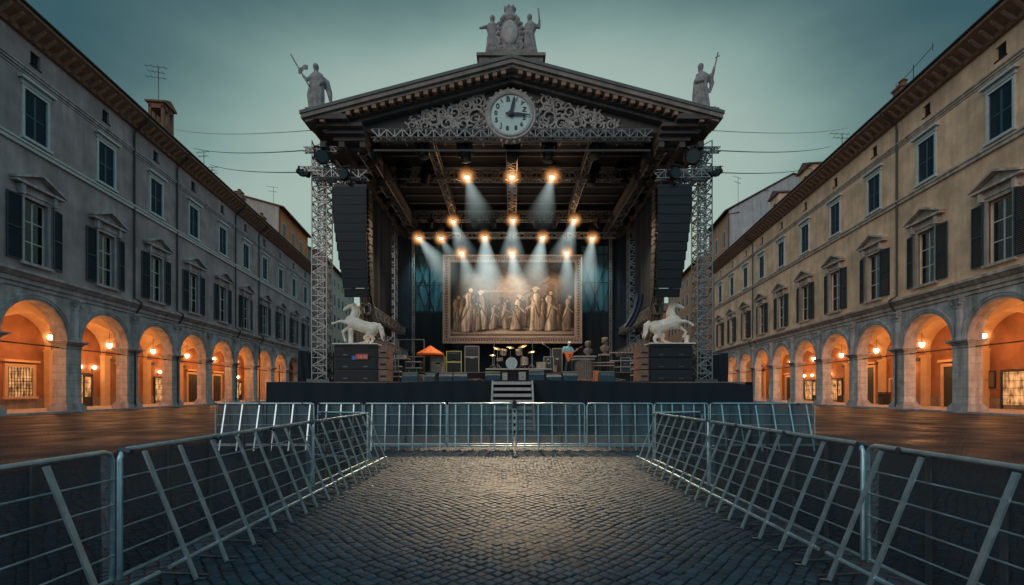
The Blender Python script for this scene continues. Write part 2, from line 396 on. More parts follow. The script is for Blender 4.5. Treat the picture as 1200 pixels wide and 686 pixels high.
# ------------------------------------------------------------------ camera, world, sun
cam_d = bpy.data.cameras.new('camera'); cam = bpy.data.objects.new('camera', cam_d); col.objects.link(cam)
cam.location = (0, 0, H); cam.rotation_euler = (PI/2, 0, 0)
cam_d.sensor_width = 36; cam_d.lens = F/1200*36; cam_d.shift_y = 116/1200; cam_d.clip_end = 3000; cam_d.clip_start = .05
sc.camera = cam
w = bpy.data.worlds.new('World'); sc.world = w; w.use_nodes = True
nt = w.node_tree; N = nt.nodes.new; L = nt.links.new
bg = nt.nodes['Background']
sky = N('ShaderNodeTexSky'); sky.sky_type = 'NISHITA'; sky.sun_disc = False
SUN_EL, SUN_ROT = R(6), R(200)
sky.sun_elevation = SUN_EL; sky.sun_rotation = SUN_ROT; sky.air_density = 1.2; sky.dust_density = 3.0; sky.ozone_density = 2.5
# overcast dusk: the sky's own brightness pulled towards an even teal cloud layer that thickens upwards
bw = N('ShaderNodeRGBToBW'); L(sky.outputs[0], bw.inputs[0])
tc = N('ShaderNodeTexCoord'); sp = N('ShaderNodeSeparateXYZ'); L(tc.outputs['Generated'], sp.inputs[0])
nz = N('ShaderNodeTexNoise'); nz.inputs['Scale'].default_value = 1.6; nz.inputs['Detail'].default_value = 6; nz.inputs['Roughness'].default_value = .5
mpw = N('ShaderNodeMapping'); mpw.inputs['Scale'].default_value = (1, 1, 3); L(tc.outputs['Generated'], mpw.inputs[0]); L(mpw.outputs[0], nz.inputs['Vector'])
def MW(op, a, b2=None, c2=None):
    n = N('ShaderNodeMath'); n.operation = op
    for i, v in enumerate((a, b2, c2)):
        if v is None: continue
        if isinstance(v, (int, float)): n.inputs[i].default_value = v
        else: L(v, n.inputs[i])
    return n.outputs[0]
# after-glow low behind the stage, darker cloud around it, unseen sky overhead and behind brightened as fill light
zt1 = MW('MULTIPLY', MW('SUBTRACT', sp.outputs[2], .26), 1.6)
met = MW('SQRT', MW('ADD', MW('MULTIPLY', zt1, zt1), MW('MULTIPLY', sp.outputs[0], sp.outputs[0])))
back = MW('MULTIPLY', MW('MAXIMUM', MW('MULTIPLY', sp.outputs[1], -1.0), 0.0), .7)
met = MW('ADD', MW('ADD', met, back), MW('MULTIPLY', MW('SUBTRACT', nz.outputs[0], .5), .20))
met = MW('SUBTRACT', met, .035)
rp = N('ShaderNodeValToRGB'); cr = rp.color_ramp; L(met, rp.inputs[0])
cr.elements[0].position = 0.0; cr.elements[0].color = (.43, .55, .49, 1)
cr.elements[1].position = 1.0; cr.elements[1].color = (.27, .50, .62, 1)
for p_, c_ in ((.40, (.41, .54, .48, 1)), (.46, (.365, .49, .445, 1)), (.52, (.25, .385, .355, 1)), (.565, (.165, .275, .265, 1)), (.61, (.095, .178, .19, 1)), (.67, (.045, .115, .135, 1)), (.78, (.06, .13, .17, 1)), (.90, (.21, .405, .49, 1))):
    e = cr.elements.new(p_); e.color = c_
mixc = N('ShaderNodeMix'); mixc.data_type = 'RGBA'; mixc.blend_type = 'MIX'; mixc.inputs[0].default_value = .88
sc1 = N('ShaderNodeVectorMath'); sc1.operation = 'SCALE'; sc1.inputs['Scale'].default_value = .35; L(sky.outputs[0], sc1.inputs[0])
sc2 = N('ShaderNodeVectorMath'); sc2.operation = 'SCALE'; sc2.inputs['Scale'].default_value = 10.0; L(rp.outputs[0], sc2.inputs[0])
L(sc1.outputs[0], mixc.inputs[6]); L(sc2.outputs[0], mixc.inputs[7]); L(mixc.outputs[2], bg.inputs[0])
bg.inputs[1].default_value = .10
sun = bpy.data.lights.new('sun', 'SUN'); sun.energy = .58; sun.angle = R(25); sun.color = (1, .80, .70)
so = bpy.data.objects.new('sun', sun); col.objects.link(so)
sd = Vector((.42, .80, -.34)); so.rotation_euler = sd.to_track_quat('-Z', 'Y').to_euler()
sc.view_settings.view_transform = 'Standard'; sc.view_settings.look = 'None'; sc.view_settings.exposure = 0; sc.view_settings.gamma = 1
sc.cycles.max_bounces = 8; sc.cycles.transparent_max_bounces = 24; sc.cycles.volume_bounces = 0
sc.cycles.use_denoising = True; sc.cycles.sample_clamp_indirect = 4; sc.cycles.sample_clamp_direct = 0
sc.cycles.volume_max_steps = 128

# ------------------------------------------------------------------ ground
def ground_mat():
    m, nt, out = new_mat('dark_sett_ground'); N = nt.nodes.new; L = nt.links.new
    b = N('ShaderNodeBsdfPrincipled'); L(b.outputs[0], out.inputs[0])
    g = N('ShaderNodeNewGeometry'); mp = N('ShaderNodeMapping'); mp.inputs['Rotation'].default_value = (0, 0, PI/4); L(g.outputs['Position'], mp.inputs[0])
    br = N('ShaderNodeTexBrick'); br.offset = 0; br.inputs['Scale'].default_value = 1; br.inputs['Brick Width'].default_value = .125; br.inputs['Row Height'].default_value = .125
    br.inputs['Mortar Size'].default_value = .012; br.inputs['Mortar Smooth'].default_value = .6
    br.inputs['Color1'].default_value = (.014, .018, .024, 1); br.inputs['Color2'].default_value = (.010, .013, .018, 1); br.inputs['Mortar'].default_value = (.014, .014, .015, 1)
    L(mp.outputs[0], br.inputs['Vector'])
    n = N('ShaderNodeTexNoise'); n.inputs['Scale'].default_value = .55; n.inputs['Detail'].default_value = 7; L(g.outputs['Position'], n.inputs['Vector'])
    r = N('ShaderNodeMapRange'); r.inputs[1].default_value = .35; r.inputs[2].default_value = .65; r.inputs[3].default_value = .36; r.inputs[4].default_value = .62; L(n.outputs[0], r.inputs[0]); L(r.outputs[0], b.inputs['Roughness']); b.inputs['Specular IOR Level'].default_value = .16
    L(br.outputs[0], b.inputs['Base Color'])
    n2 = N('ShaderNodeTexNoise'); n2.inputs['Scale'].default_value = 2.5; n2.inputs['Detail'].default_value = 6; L(g.outputs['Position'], n2.inputs['Vector'])
    a = N('ShaderNodeMath'); a.operation = 'MULTIPLY_ADD'; a.inputs[1].default_value = -1.1; L(br.outputs['Fac'], a.inputs[0]); L(n2.outputs[0], a.inputs[2])
    bp = N('ShaderNodeBump'); bp.inputs['Strength'].default_value = .8; bp.inputs['Distance'].default_value = .02; L(a.outputs[0], bp.inputs['Height']); L(bp.outputs[0], b.inputs['Normal'])
    return m
M['ground'] = ground_mat()
struct(MB().add([(-500, -200, -.010), (500, -200, -.010), (500, 1200, -.010), (-500, 1200, -.010)], [(0, 1, 2, 3)]).build('ground', M['ground']))
# real setts in the near field, laid diagonally, each a worn block of its own size and tilt, merged in one sheet
def setts(x0, x1, y0, y1, pitch=.108):
    rng = np.random.default_rng(3)
    c, s = math.cos(PI/4), math.sin(PI/4)
    nmax = int((max(abs(x0), abs(x1))+y1)*1.5/pitch)
    I, J = np.meshgrid(np.arange(-nmax, nmax), np.arange(-nmax, nmax), indexing='ij')
    I = I.ravel().astype(float); J = J.ravel().astype(float)
    wob = .05*np.sin(J*pitch*1.1)+.04*np.sin(J*pitch*2.3+1)
    wob2 = .05*np.sin(I*pitch*.9+2)+.03*np.sin(I*pitch*2.7)
    u = I*pitch+wob; v = J*pitch+wob2
    X = u*c-v*s; Y = u*s+v*c
    k = (X > x0) & (X < x1) & (Y > y0) & (Y < y1)
    u, v = u[k], v[k]; n = len(u)
    u = u+rng.normal(0, .004, n); v = v+rng.normal(0, .004, n)
    hu = pitch/2-.005-rng.random(n)*.005; hv = pitch/2-.005-rng.random(n)*.005
    z = rng.normal(0, .0028, n)+.006*np.sin(u*1.7+1)*np.sin(v*1.3); tu = rng.normal(0, .03, n); tv = rng.normal(0, .03, n)
    rings = [(1.04, -.02), (1.0, -.007), (.88, -.0015), (.6, .001)]
    vs = []
    sg = [(-1, -1), (1, -1), (1, 1), (-1, 1)]
    jit = rng.normal(0, .06, (n, 4, 2))
    for (k_, zz) in rings:
        for q, (a, b) in enumerate(sg):
            du = (a+jit[:, q, 0])*k_*hu; dv = (b+jit[:, q, 1])*k_*hv
            uu = u+du; vv = v+dv
            vs.append(np.stack([uu*c-vv*s, uu*s+vv*c, z+zz+du*tu+dv*tv], 1))
    V = np.stack(vs, 1)           # n,16,3
    base = (np.arange(n)*16)[:, None]
    quads = []
    for r_ in range(3):
        for q in range(4):
            quads.append([r_*4+q, r_*4+(q+1) % 4, (r_+1)*4+(q+1) % 4, (r_+1)*4+q])
    quads.append([12, 13, 14, 15])
    Q = np.array(quads)
    Fc = (base[:, None, :]+Q[None]).reshape(-1, 4)
    me = bpy.data.meshes.new('cobblestones')
    me.vertices.add(n*16); me.vertices.foreach_set('co', V.reshape(-1).astype(np.float32))
    me.loops.add(len(Fc)*4); me.loops.foreach_set('vertex_index', Fc.reshape(-1).astype(np.int32))
    me.polygons.add(len(Fc)); me.polygons.foreach_set('loop_start', (np.arange(len(Fc))*4).astype(np.int32))
    me.update(calc_edges=True); me.validate()
    # per-stone tint
    at = me.color_attributes.new('tint', 'FLOAT_COLOR', 'POINT')
    tint = np.repeat(rng.normal(1, .17, n).clip(.55, 1.5), 16); hue = np.repeat(rng.normal(0, .07, n), 16)
    colr = np.stack([tint*(1+hue), tint, tint*(1-hue), np.ones_like(tint)], 1)
    at.data.foreach_set('color', colr.reshape(-1).astype(np.float32))
    me.shade_smooth(); me.set_sharp_from_angle(angle=R(50))
    return me
mm = M['cob']; nt = mm.node_tree; b_ = [n for n in nt.nodes if n.type == 'BSDF_PRINCIPLED'][0]
va = nt.nodes.new('ShaderNodeVertexColor'); va.layer_name = 'tint'
old = b_.inputs['Base Color'].links[0].from_socket
mu = nt.nodes.new('ShaderNodeVectorMath'); mu.operation = 'MULTIPLY'; nt.links.new(old, mu.inputs[0]); nt.links.new(va.outputs[0], mu.inputs[1]); nt.links.new(mu.outputs[0], b_.inputs['Base Color'])
me = setts(-10, 10, 1.5, 16.5); me.materials.append(M['cob'])
struct(link('cobblestone_paving', me))

# ------------------------------------------------------------------ palaces
PITCH = 7.05; A = 2.75; SPR = 5.55; RISE = 2.62; T = .95; DEP = 7.2
def wall_grid(mb, x0, x1, z0, z1, holes, y0=0.0, y1=.5):
    xs = sorted({x0, x1, *[h[0] for h in holes], *[h[1] for h in holes]}); zs = sorted({z0, z1, *[h[2] for h in holes], *[h[3] for h in holes]})
    for i in range(len(xs)-1):
        for j in range(len(zs)-1):
            cx, cz = (xs[i]+xs[i+1])/2, (zs[j]+zs[j+1])/2
            if any(h[0] < cx < h[1] and h[2] < cz < h[3] for h in holes): continue
            a, b, c, d = xs[i], xs[i+1], zs[j], zs[j+1]
            mb.add([(a, y0, c), (b, y0, c), (b, y0, d), (a, y0, d)], [(0, 1, 2, 3)])
    for a, b, c, d in holes:
        mb.add([(a, y0, c), (a, y1, c), (a, y1, d), (a, y0, d)], [(0, 1, 2, 3)])
        mb.add([(b, y0, c), (b, y1, c), (b, y1, d), (b, y0, d)], [(0, 1, 2, 3)])
        mb.add([(a, y0, c), (b, y0, c), (b, y1, c), (a, y1, c)], [(0, 1, 2, 3)])
        mb.add([(a, y0, d), (b, y0, d), (b, y1, d), (a, y1, d)], [(0, 1, 2, 3)])
    return mb
def shutter_mesh(wd, ht):
    mb = MB(); mb.b2(-wd/2, -wd/2+.09, -.03, .03, 0, ht).b2(wd/2-.09, wd/2, -.03, .03, 0, ht)
    for z in (0, ht*.48, ht-.1): mb.b2(-wd/2+.09, wd/2-.09, -.028, .028, z, z+.1)
    n = int(ht/.13)
    for i in range(n):
        z = .1+(ht-.2)*i/n; mb.box((0, 0, z+.05), (wd-.18, .012, .1), Matrix.Rotation(R(28), 3, 'X'))
    return mb.mesh('shutter')
def win_frame(wd, z0, z1, t=.22, sill=True, proud=.10):
    mb = MB(); h = wd/2
    mb.b2(-h-t, -h, -proud, .12, z0, z1); mb.b2(h, h+t, -proud, .12, z0, z1); mb.b2(-h-t, h+t, -proud, .12, z1, z1+t)
    if sill: mb.b2(-h-t-.12, h+t+.12, -proud-.14, .12, z0-.2, z0)
    return mb
def pane_mb(wd, z0, z1, rows=3):
    mb = MB(); h = wd/2; y = .26
    for x in (-h, h-.09, -.06): mb.b2(x, x+(.09 if x != -.06 else .12), y-.04, y+.03, z0, z1)
    for i in range(rows+1):
        z = z0+(z1-z0-.08)*i/rows; mb.b2(-h+.09, -.06, y-.03, y+.025, z, z+.08).b2(.06, h-.09, y-.03, y+.025, z, z+.08)
    return mb
WB, WS = 1.95, 1.9
ME = {}
def shared(key, fn):
    if key not in ME: ME[key] = fn()
    return ME[key]
def big_window(parent, sgn, x, tr, curt, open_=True):
    fr = link('window', shared(('wf', tr), lambda: win_frame(WB, 10.75, 15.25, .24).mesh('window')), parent, (x, 0, 0))
    if not fr.data.materials: fr.data.materials.append(M[tr])
    o = link('casement', shared('case', lambda: pane_mb(WB, 10.8, 15.2, 3).mesh('casement')), fr)
    if not o.data.materials: o.data.materials.append(M['frame'])
    o = link('pane', shared('pane', lambda: MB().b2(-WB/2+.05, WB/2-.05, .25, .256, 10.8, 15.2).mesh('pane')), fr)
    if not o.data.materials: o.data.materials.append(M['glass'])
    for sx in (-1, 1):
        def cm(sx=sx):
            mb = MB(); xa, xb = (.28*sx, WB/2*sx)
            mb.grid(lambda u, v: (xa+(xb-xa)*u, .42+.05*math.sin(u*22+v*2), 10.8+4.4*v), 24, 3); return mb.mesh('curtain', True)
        o = link('curtain', shared(('cur', sx, curt), cm), fr)
        if not o.data.materials: o.data.materials.append(M[curt])
        sh = link('shutter', shared('shb', lambda: shutter_mesh(1.12, 4.5)), fr, (sx*(WB/2+.24+.60), -.13, 10.75))
        sh.rotation_euler = (0, 0, random.uniform(-.03, .03) + sx*random.choice((.03, .05, .08, .22)))
        if not sh.data.materials: sh.data.materials.append(M['shutter'])
    def pd():
        mb = MB(); mb.b2(-1.55, 1.55, -.16, 0, 15.52, 16.05)
        mb.b2(-2.05, 2.05, -.48, 0, 16.05, 16.22)
        for s in (-1, 1):
            mb.prism([(s*2.12, 16.22), (s*2.12, 16.38), (0, 17.25), (0, 17.06)], -.55, 0)
            mb.b2(s*1.35-.14, s*1.35+.14, -.36, 0, 15.35, 16.04)
        mb.prism([(-1.9, 16.23), (1.9, 16.23), (0, 17.05)], -.14, 0)
        return mb.mesh('pediment')
    o = link('pediment', shared(('pd', tr), pd), fr)
    if not o.data.materials: o.data.materials.append(M[tr])
    return fr
def small_window(parent, x, tr, opened=False):
    fr = link('window', shared(('ws', tr), lambda: win_frame(WS, 19.5, 22.9, .2, True).b2(-WS/2-.5, WS/2+.5, -.36, 0, 23.42, 23.62).b2(-WS/2-.28, WS/2+.28, -.14, 0, 23.12, 23.42).mesh('window')), parent, (x, 0, 0))
    if not fr.data.materials: fr.data.materials.append(M['frame'] if tr.endswith('frame') else M[tr])
    for sx in (-1, 1):
        sh = link('shutter', shared('shs', lambda: shutter_mesh(WS/2-.01, 3.36)), fr, (sx*WS/4, .06, 19.52))
        if not sh.data.materials: sh.data.materials.append(M['shutter2'])
        sh.rotation_euler = (0, 0, random.choice((0, 0, 0, .05))*sx)
    return fr
def arch_pts(n=24, a=A, r=RISE, z=SPR): return [(-a*math.cos(PI*i/n), z+r*math.sin(PI*i/n)) for i in range(n+1)]
def palace(sgn, label, wallm, stonem, s_shift, kinds, pipes, curts):
    b = thing('palace', label, 'building', (-30*sgn, 0, 0), 0)
    ang = math.atan2(.9923, -.1240)
    b.rotation_euler = (0, 0, ang if sgn > 0 else -ang)
    X = lambda s: sgn*s
    cs = [34.66+s_shift+PITCH*k for k in range(-2, 10)]
    s0, s1 = cs[0]-PITCH/2-.3, cs[-1]+PITCH/2+.3
    xa, xb = sorted((X(s0), X(s1)))
    holes = []
    for c in cs:
        x = X(c); holes += [(x-WB/2, x+WB/2, 10.75, 15.25), (x-WS/2, x+WS/2, 19.5, 22.9), (x-.42, x+.42, 24.95, 25.9)]
    wb = wall_grid(MB(), xa, xb, 10.1, 26.6, holes)
    # ends, back, inner floor so that the interior stays dark
    wb.add([(xa, 0, 0), (xa, 16, 0), (xa, 16, 27), (xa, 0, 27)], [(0, 1, 2, 3)]).add([(xb, 0, 0), (xb, 16, 0), (xb, 16, 27), (xb, 0, 27)], [(0, 1, 2, 3)])
    wb.add([(xa, 16, 0), (xb, 16, 0), (xb, 16, 27), (xa, 16, 27)], [(0, 1, 2, 3)])
    wb.build('wall', M[wallm], b)
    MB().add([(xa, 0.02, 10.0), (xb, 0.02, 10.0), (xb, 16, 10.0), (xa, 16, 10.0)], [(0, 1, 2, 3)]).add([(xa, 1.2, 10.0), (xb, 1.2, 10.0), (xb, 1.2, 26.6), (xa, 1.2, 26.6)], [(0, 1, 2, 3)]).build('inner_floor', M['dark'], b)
    # string courses
    MB().b2(xa, xb, -.16, 0, 18.72, 19.0).b2(xa, xb, -.24, 0, 19.0, 19.14).build('string_course', M['frame' if sgn > 0 else 'stone_r'], b)
    MB().b2(xa, xb, -.10, 0, 24.12, 24.3).b2(xa, xb, -.18, 0, 24.3, 24.42).b2(xa, xb, -.06, 0, 23.92, 24.0).build('upper_moulding', M[stonem], b)
    # arcade front: spandrel wall with arches
    sp = MB(); pts = arch_pts()
    top = 8.95
    for c in cs:
        x = X(c)
        for i in range(len(pts)-1):
            (x0, z0), (x1, z1) = pts[i], pts[i+1]
            for y in (0, T): sp.add([(x+x0, y, z0), (x+x1, y, z1), (x+x1, y, top), (x+x0, y, top)], [(0, 1, 2, 3)])
            sp.add([(x+x0, 0, z0), (x+x1, 0, z1), (x+x1, T, z1), (x+x0, T, z0)], [(0, 1, 2, 3)])
    for i in range(len(cs)+1):
        c = cs[0]-PITCH/2+PITCH*i; x = X(c); h = PITCH/2-A
        for y in (0, T): sp.add([(x-h, y, SPR), (x+h, y, SPR), (x+h, y, top), (x-h, y, top)], [(0, 1, 2, 3)])
    sp.build('arcade_wall', M['travertine'], b, weld=True)
    ep = [(0, 8.9), (-.10, 8.9), (-.10, 9.15), (-.22, 9.2), (-.22, 9.5), (-.34, 9.55), (-.55, 9.8), (-.62, 9.82), (-.62, 10.02), (-.2, 10.12), (0, 10.12)]
    MB().prism_x(ep, xa, xb).build('arcade_cornice', M['stone_l' if sgn > 0 else 'stone_r'], b)
    def pier():
        mb = MB(); h = PITCH/2-A
        mb.b2(-h, h, 0, T, .7, SPR-.42); return mb.mesh('pier')
    def base():
        mb = MB(); h = PITCH/2-A
        for e, z0, z1 in ((.24, .13, .42), (.16, .42, .56), (.08, .56, .7)): mb.b2(-h-e, h+e, -e, T+e, z0, z1)
        return mb.mesh('base')
    def cap():
        mb = MB(); h = PITCH/2-A
        for e, z0, z1 in ((.05, SPR-.55, SPR-.45), (.10, SPR-.32, SPR-.18), (.24, SPR-.18, SPR-.06), (.36, SPR-.06, SPR+.05)): mb.b2(-h-e, h+e, -e, T+e*.6, z0, z1)
        mb.b2(-h-.02, h+.02, -.02, T+.02, SPR-.45, SPR-.32); return mb.mesh('capital')
    def pil():
        mb = MB(); mb.lathe([(.36, SPR+.05), (.36, SPR+.25), (.29, SPR+.3), (.27, 8.0), (.33, 8.05), (.33, 8.12), (.28, 8.15), (.40, 8.55)], 16, (0, -.02, 0))
        mb.b2(-.46, .46, -.42, 0, 8.55, 8.72).b2(-.5, .5, -.5, 0, 8.72, 8.9)
        for sx in (-1, 1): mb.ell((sx*.36, -.32, 8.42), (.12, .12, .14), 8, 6)
        return mb.mesh('pilaster', True)
    def archiv():
        mb = MB(); n = 28
        for (e0, e1, pr) in ((0, .17, .07), (.17, .36, .13), (.36, .46, .18)):
            for i in range(n):
                q = []
                for t in (i, i+1):
                    a_ = PI*t/n
                    for e in (e0, e1): q.append((-(A+e)*math.cos(a_), SPR+.06+(RISE-.06+e)*math.sin(a_)))
                (ax, az), (bx, bz), (cx, cz), (dx, dz) = q
                mb.add([(ax, -pr, az), (bx, -pr, bz), (dx, -pr, dz), (cx, -pr, cz), (ax, 0, az), (bx, 0, bz), (dx, 0, dz), (cx, 0, cz)],
                       [(0, 1, 2, 3), (0, 4, 7, 3), (1, 5, 6, 2), (0, 1, 5, 4), (3, 2, 6, 7)])
        return mb.mesh('archivolt')
    def vault():
        mb = MB(); y0, y1 = T, DEP; hy = (y1-y0)/2; ym = (y0+y1)/2; w = PITCH/2-.28
        def f(u, v):
            x = -w+2*w*u; y = y0+(y1-y0)*v
            z1_ = SPR+2.75*math.sqrt(max(0, 1-(x/w)**2)); z2_ = SPR+2.75*math.sqrt(max(0, 1-((y-ym)/hy)**2))
            return (x, y, max(z1_, z2_))
        mb.grid(f, 36, 28); return mb.mesh('vault', True)
    def rib():
        mb = MB(); y0, y1 = T, DEP; hy = (y1-y0)/2; ym = (y0+y1)/2; n = 24
        for i in range(n):
            q = [(ym-hy*math.cos(PI*t/n), SPR-.1+2.6*math.sin(PI*t/n)) for t in (i, i+1)]
            (ya, za), (yb, zb) = q
            mb.add([(-.34, ya, za), (.34, ya, za), (.34, yb, zb), (-.34, yb, zb), (-.34, ya, za+.5), (.34, ya, za+.5), (.34, yb, zb+.5), (-.34, yb, zb+.5)],
                   [(0, 1, 2, 3), (0, 4, 7, 3), (1, 5, 6, 2)])
        mb.b2(-.42, .42, DEP-.42, DEP, .15, SPR-.1); mb.b2(-.5, .5, DEP-.5, DEP, SPR-.35, SPR-.1)
        return mb.mesh('vault_rib')
    def put(name, key, fn, m, x, parent=b):
        o = link(name, shared(key, fn), parent, (x, 0, 0))
        if not o.data.materials: o.data.materials.append(M[m])
        return o
    for i in range(len(cs)+1):
        x = X(cs[0]-PITCH/2+PITCH*i)
        p = put('pier', 'pier', pier, 'pier', x)
        put('base', 'pbase', base, 'travertine', 0, p); put('capital', 'pcap', cap, 'travertine', 0, p)
        put('pilaster', 'pil', pil, 'travertine', x); put('vault_rib', 'rib', rib, 'vault', x)
    for i, c in enumerate(cs):
        x = X(c)
        put('archivolt', 'archiv', archiv, 'travertine', x); put('vault', 'vault', vault, 'vault', x)
        put('tie_rod', 'rod', lambda: MB().b2(-A-.2, A+.2, T/2-.04, T/2+.04, SPR-.55, SPR-.47).mesh('tie_rod'), 'iron', x)
        big_window(b, sgn, x, stonem, curts[i % len(curts)])
        small_window(b, x, 'frame' if sgn > 0 else 'frame')
        put('attic_opening', 'attic', lambda: MB().b2(-.42, .42, .18, .22, 24.95, 25.9).b2(-.04, .04, .12, .17, 24.95, 25.9).b2(-.5, .5, -.05, 0, 24.85, 24.95).mesh('attic_opening'), 'dark', x)
    # back wall of the arcade and floor
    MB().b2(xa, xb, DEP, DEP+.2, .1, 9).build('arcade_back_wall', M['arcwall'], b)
    MB().b2(xa, xb, -.45, DEP, -.05, .13).build('arcade_floor', M['travertine'], b)
    MB().b2(xa, xb, DEP-.03, DEP, .13, 1.05).build('dado', M['ped'], b)
    # roof and eaves
    eb = MB(); eb.prism_x([(.1, 26.35), (-.28, 26.4), (-.34, 26.7), (-1.30, 27.25), (-1.42, 27.3), (-1.42, 27.55), (-1.2, 27.62), (.1, 27.62)], xa-.2, xb+.2)
    eb.build('eaves_cornice', M['eave'], b)
    n = 96
    for i in range(n):
        x = xa+.4+(xb-xa-.8)*i/(n-1)
        o = put('bracket', 'eavebr', lambda: MB().prism_x([(-.3, 26.45), (-.45, 26.45), (-1.15, 27.05), (-1.15, 27.16), (-.3, 26.72)], -.11, .11).mesh('bracket'), 'modillion', x)
    rf = MB().prism_x([(-1.5, 27.56), (-1.5, 27.72), (8, 31.4), (17, 27.7), (17, 27.5), (8, 31.2)], xa-.3, xb+.3).build('roof', M['tile'], b)
    MB().tube([(xa-.3, -1.52, 27.6), (xb+.3, -1.52, 27.6)], .09, 8).build('gutter', M['pipe'], b)
    for s in pipes:
        MB().tube([(X(s), -1.45, 27.5), (X(s), -1.3, 27.0), (X(s), -.2, 26.1), (X(s), -.14, 25.6), (X(s), -.14, 10.4), (X(s), -.75, 10.0), (X(s), -.72, 9.7), (X(s), -.2, 8.8), (X(s), -.2, .2)], .085, 8).build('downpipe', M['pipe'], b)
    # back-wall openings
    for i, c in enumerate(cs):
        k = kinds[i % len(kinds)]; x = X(c)
        if k in ('door', 'bigdoor'):
            w_, h_ = (1.25, 4.1) if k == 'door' else (1.75, 4.6)
            f_ = MB().b2(-w_-.35, -w_, -.14, 0, .13, h_+.3).b2(w_, w_+.35, -.14, 0, .13, h_+.3).b2(-w_, w_, -.14, 0, h_, h_+.3).b2(-w_-.5, w_+.5, -.34, 0, h_+.45, h_+.68)
            d_ = f_.build('door_surround', M['vault'], b, loc=(x, DEP, 0))
            dd = MB().b2(-w_, w_, -.06, 0, .15, h_)
            for sx in (-1, 1):
                for z in (.5, 1.7, 2.9): dd.b2(sx*w_*.5-w_*.36, sx*w_*.5+w_*.36, -.09, -.06, z, z+.95)
            dd.build('door', M['door'], d_)
        elif k in ('shop', 'glow'):
            f_ = MB().b2(-1.9, -1.72, -.14, 0, .13, 3.5).b2(1.72, 1.9, -.14, 0, .13, 3.5).b2(-1.72, 1.72, -.14, 0, 3.3, 3.5).b2(.62, .80, -.12, 0, .13, 3.3)
            d_ = f_.build('shopfront', M['door'], b, loc=(x, DEP, 0))
            MB().b2(-1.72, .62, -.05, 0, .5, 3.3).build('lit_pane', M['shop'], d_)
            MB().b2(.8, 1.72, -.05, 0, 1.1, 3.1).build('lit_pane', M['shop'], d_)
            MB().b2(.8, 1.72, -.07, 0, .15, 1.1).build('door', M['door'], d_)
        elif k == 'barred':
            xo = X(1.6)
            f_ = MB().b2(-1.5, -1.2, -.14, 0, 1.2, 4.0).b2(1.2, 1.5, -.14, 0, 1.2, 4.0).b2(-1.2, 1.2, -.14, 0, 3.75, 4.0).b2(-1.6, 1.6, -.25, 0, .98, 1.2).b2(-1.75, 1.75, -.3, 0, 4.15, 4.35)
            d_ = f_.build('barred_window', M['vault'], b, loc=(x+xo*.4, DEP, 0))
            MB().b2(-1.2, 1.2, -.03, 0, 1.2, 3.75).build('lit_pane', M['shop'], d_)
            g_ = MB()
            for q in range(9): g_.b2(-1.15+q*.28, -1.12+q*.28, -.12, -.09, 1.2, 3.75)
            for q in range(9): g_.b2(-1.2, 1.2, -.09, -.06, 1.35+q*.28, 1.38+q*.28)
            g_.build('grille', M['iron'], d_)
        if k in ('wash',):
            f_ = MB().b2(-1.35, -1.1, -.12, 0, .13, 3.2).b2(1.1, 1.35, -.12, 0, .13, 3.2).b2(-1.1, 1.1, -.12, 0, 3.0, 3.2)
            d_ = f_.build('door_surround', M['vault'], b, loc=(x+X(1.2), DEP, 0)); MB().b2(-1.1, 1.1, -.05, 0, .15, 3.0).build('door', M['arcwall'], d_)
        # small vent box high on the wall
        MB().b2(-.35, .35, -.1, 0, 4.9, 5.25).b2(-.28, .28, -.16, -.1, 4.98, 5.02).b2(-.28, .28, -.16, -.1, 5.1, 5.14).build('vent', M['iron'], b, loc=(x+X(-2.2), DEP, 0))
    # roof aerials / chimneys added by the caller
    return b, cs, X, rf
kindsL = ['door', 'shop', 'door', 'barred', 'shop', 'door', 'glow', 'door', 'door', 'glow', 'door', 'shop']
kindsR = ['door', 'shop', 'door', 'shop', 'door', 'wash', 'bigdoor', 'shop', 'shop', 'door', 'shop', 'glow']
Lb, Lcs, LX, Lroof = palace(1, 'grey taupe arcaded palace along the left side of the square', 'wall_l', 'stone_l', 0.0, kindsL, [34.66+PITCH*1.5, 34.66+PITCH*2.5, 34.66+PITCH*4.5, 34.66+PITCH*5.5+1], ['curtain', 'dark', 'curtain', 'curtain_w'])
Rb, Rcs, RX, Rroof = palace(-1, 'tan arcaded palace along the right side of the square', 'wall_r', 'stone_r', -1.0, kindsR, [33.66+PITCH*1.5, 33.66+PITCH*6.5], ['curtain', 'curtain_w', 'curtain_w', 'curtain'])
bpy.context.view_layer.update()
def W(b, s, y, z, X): return b.matrix_world @ Vector((X(s), y, z))

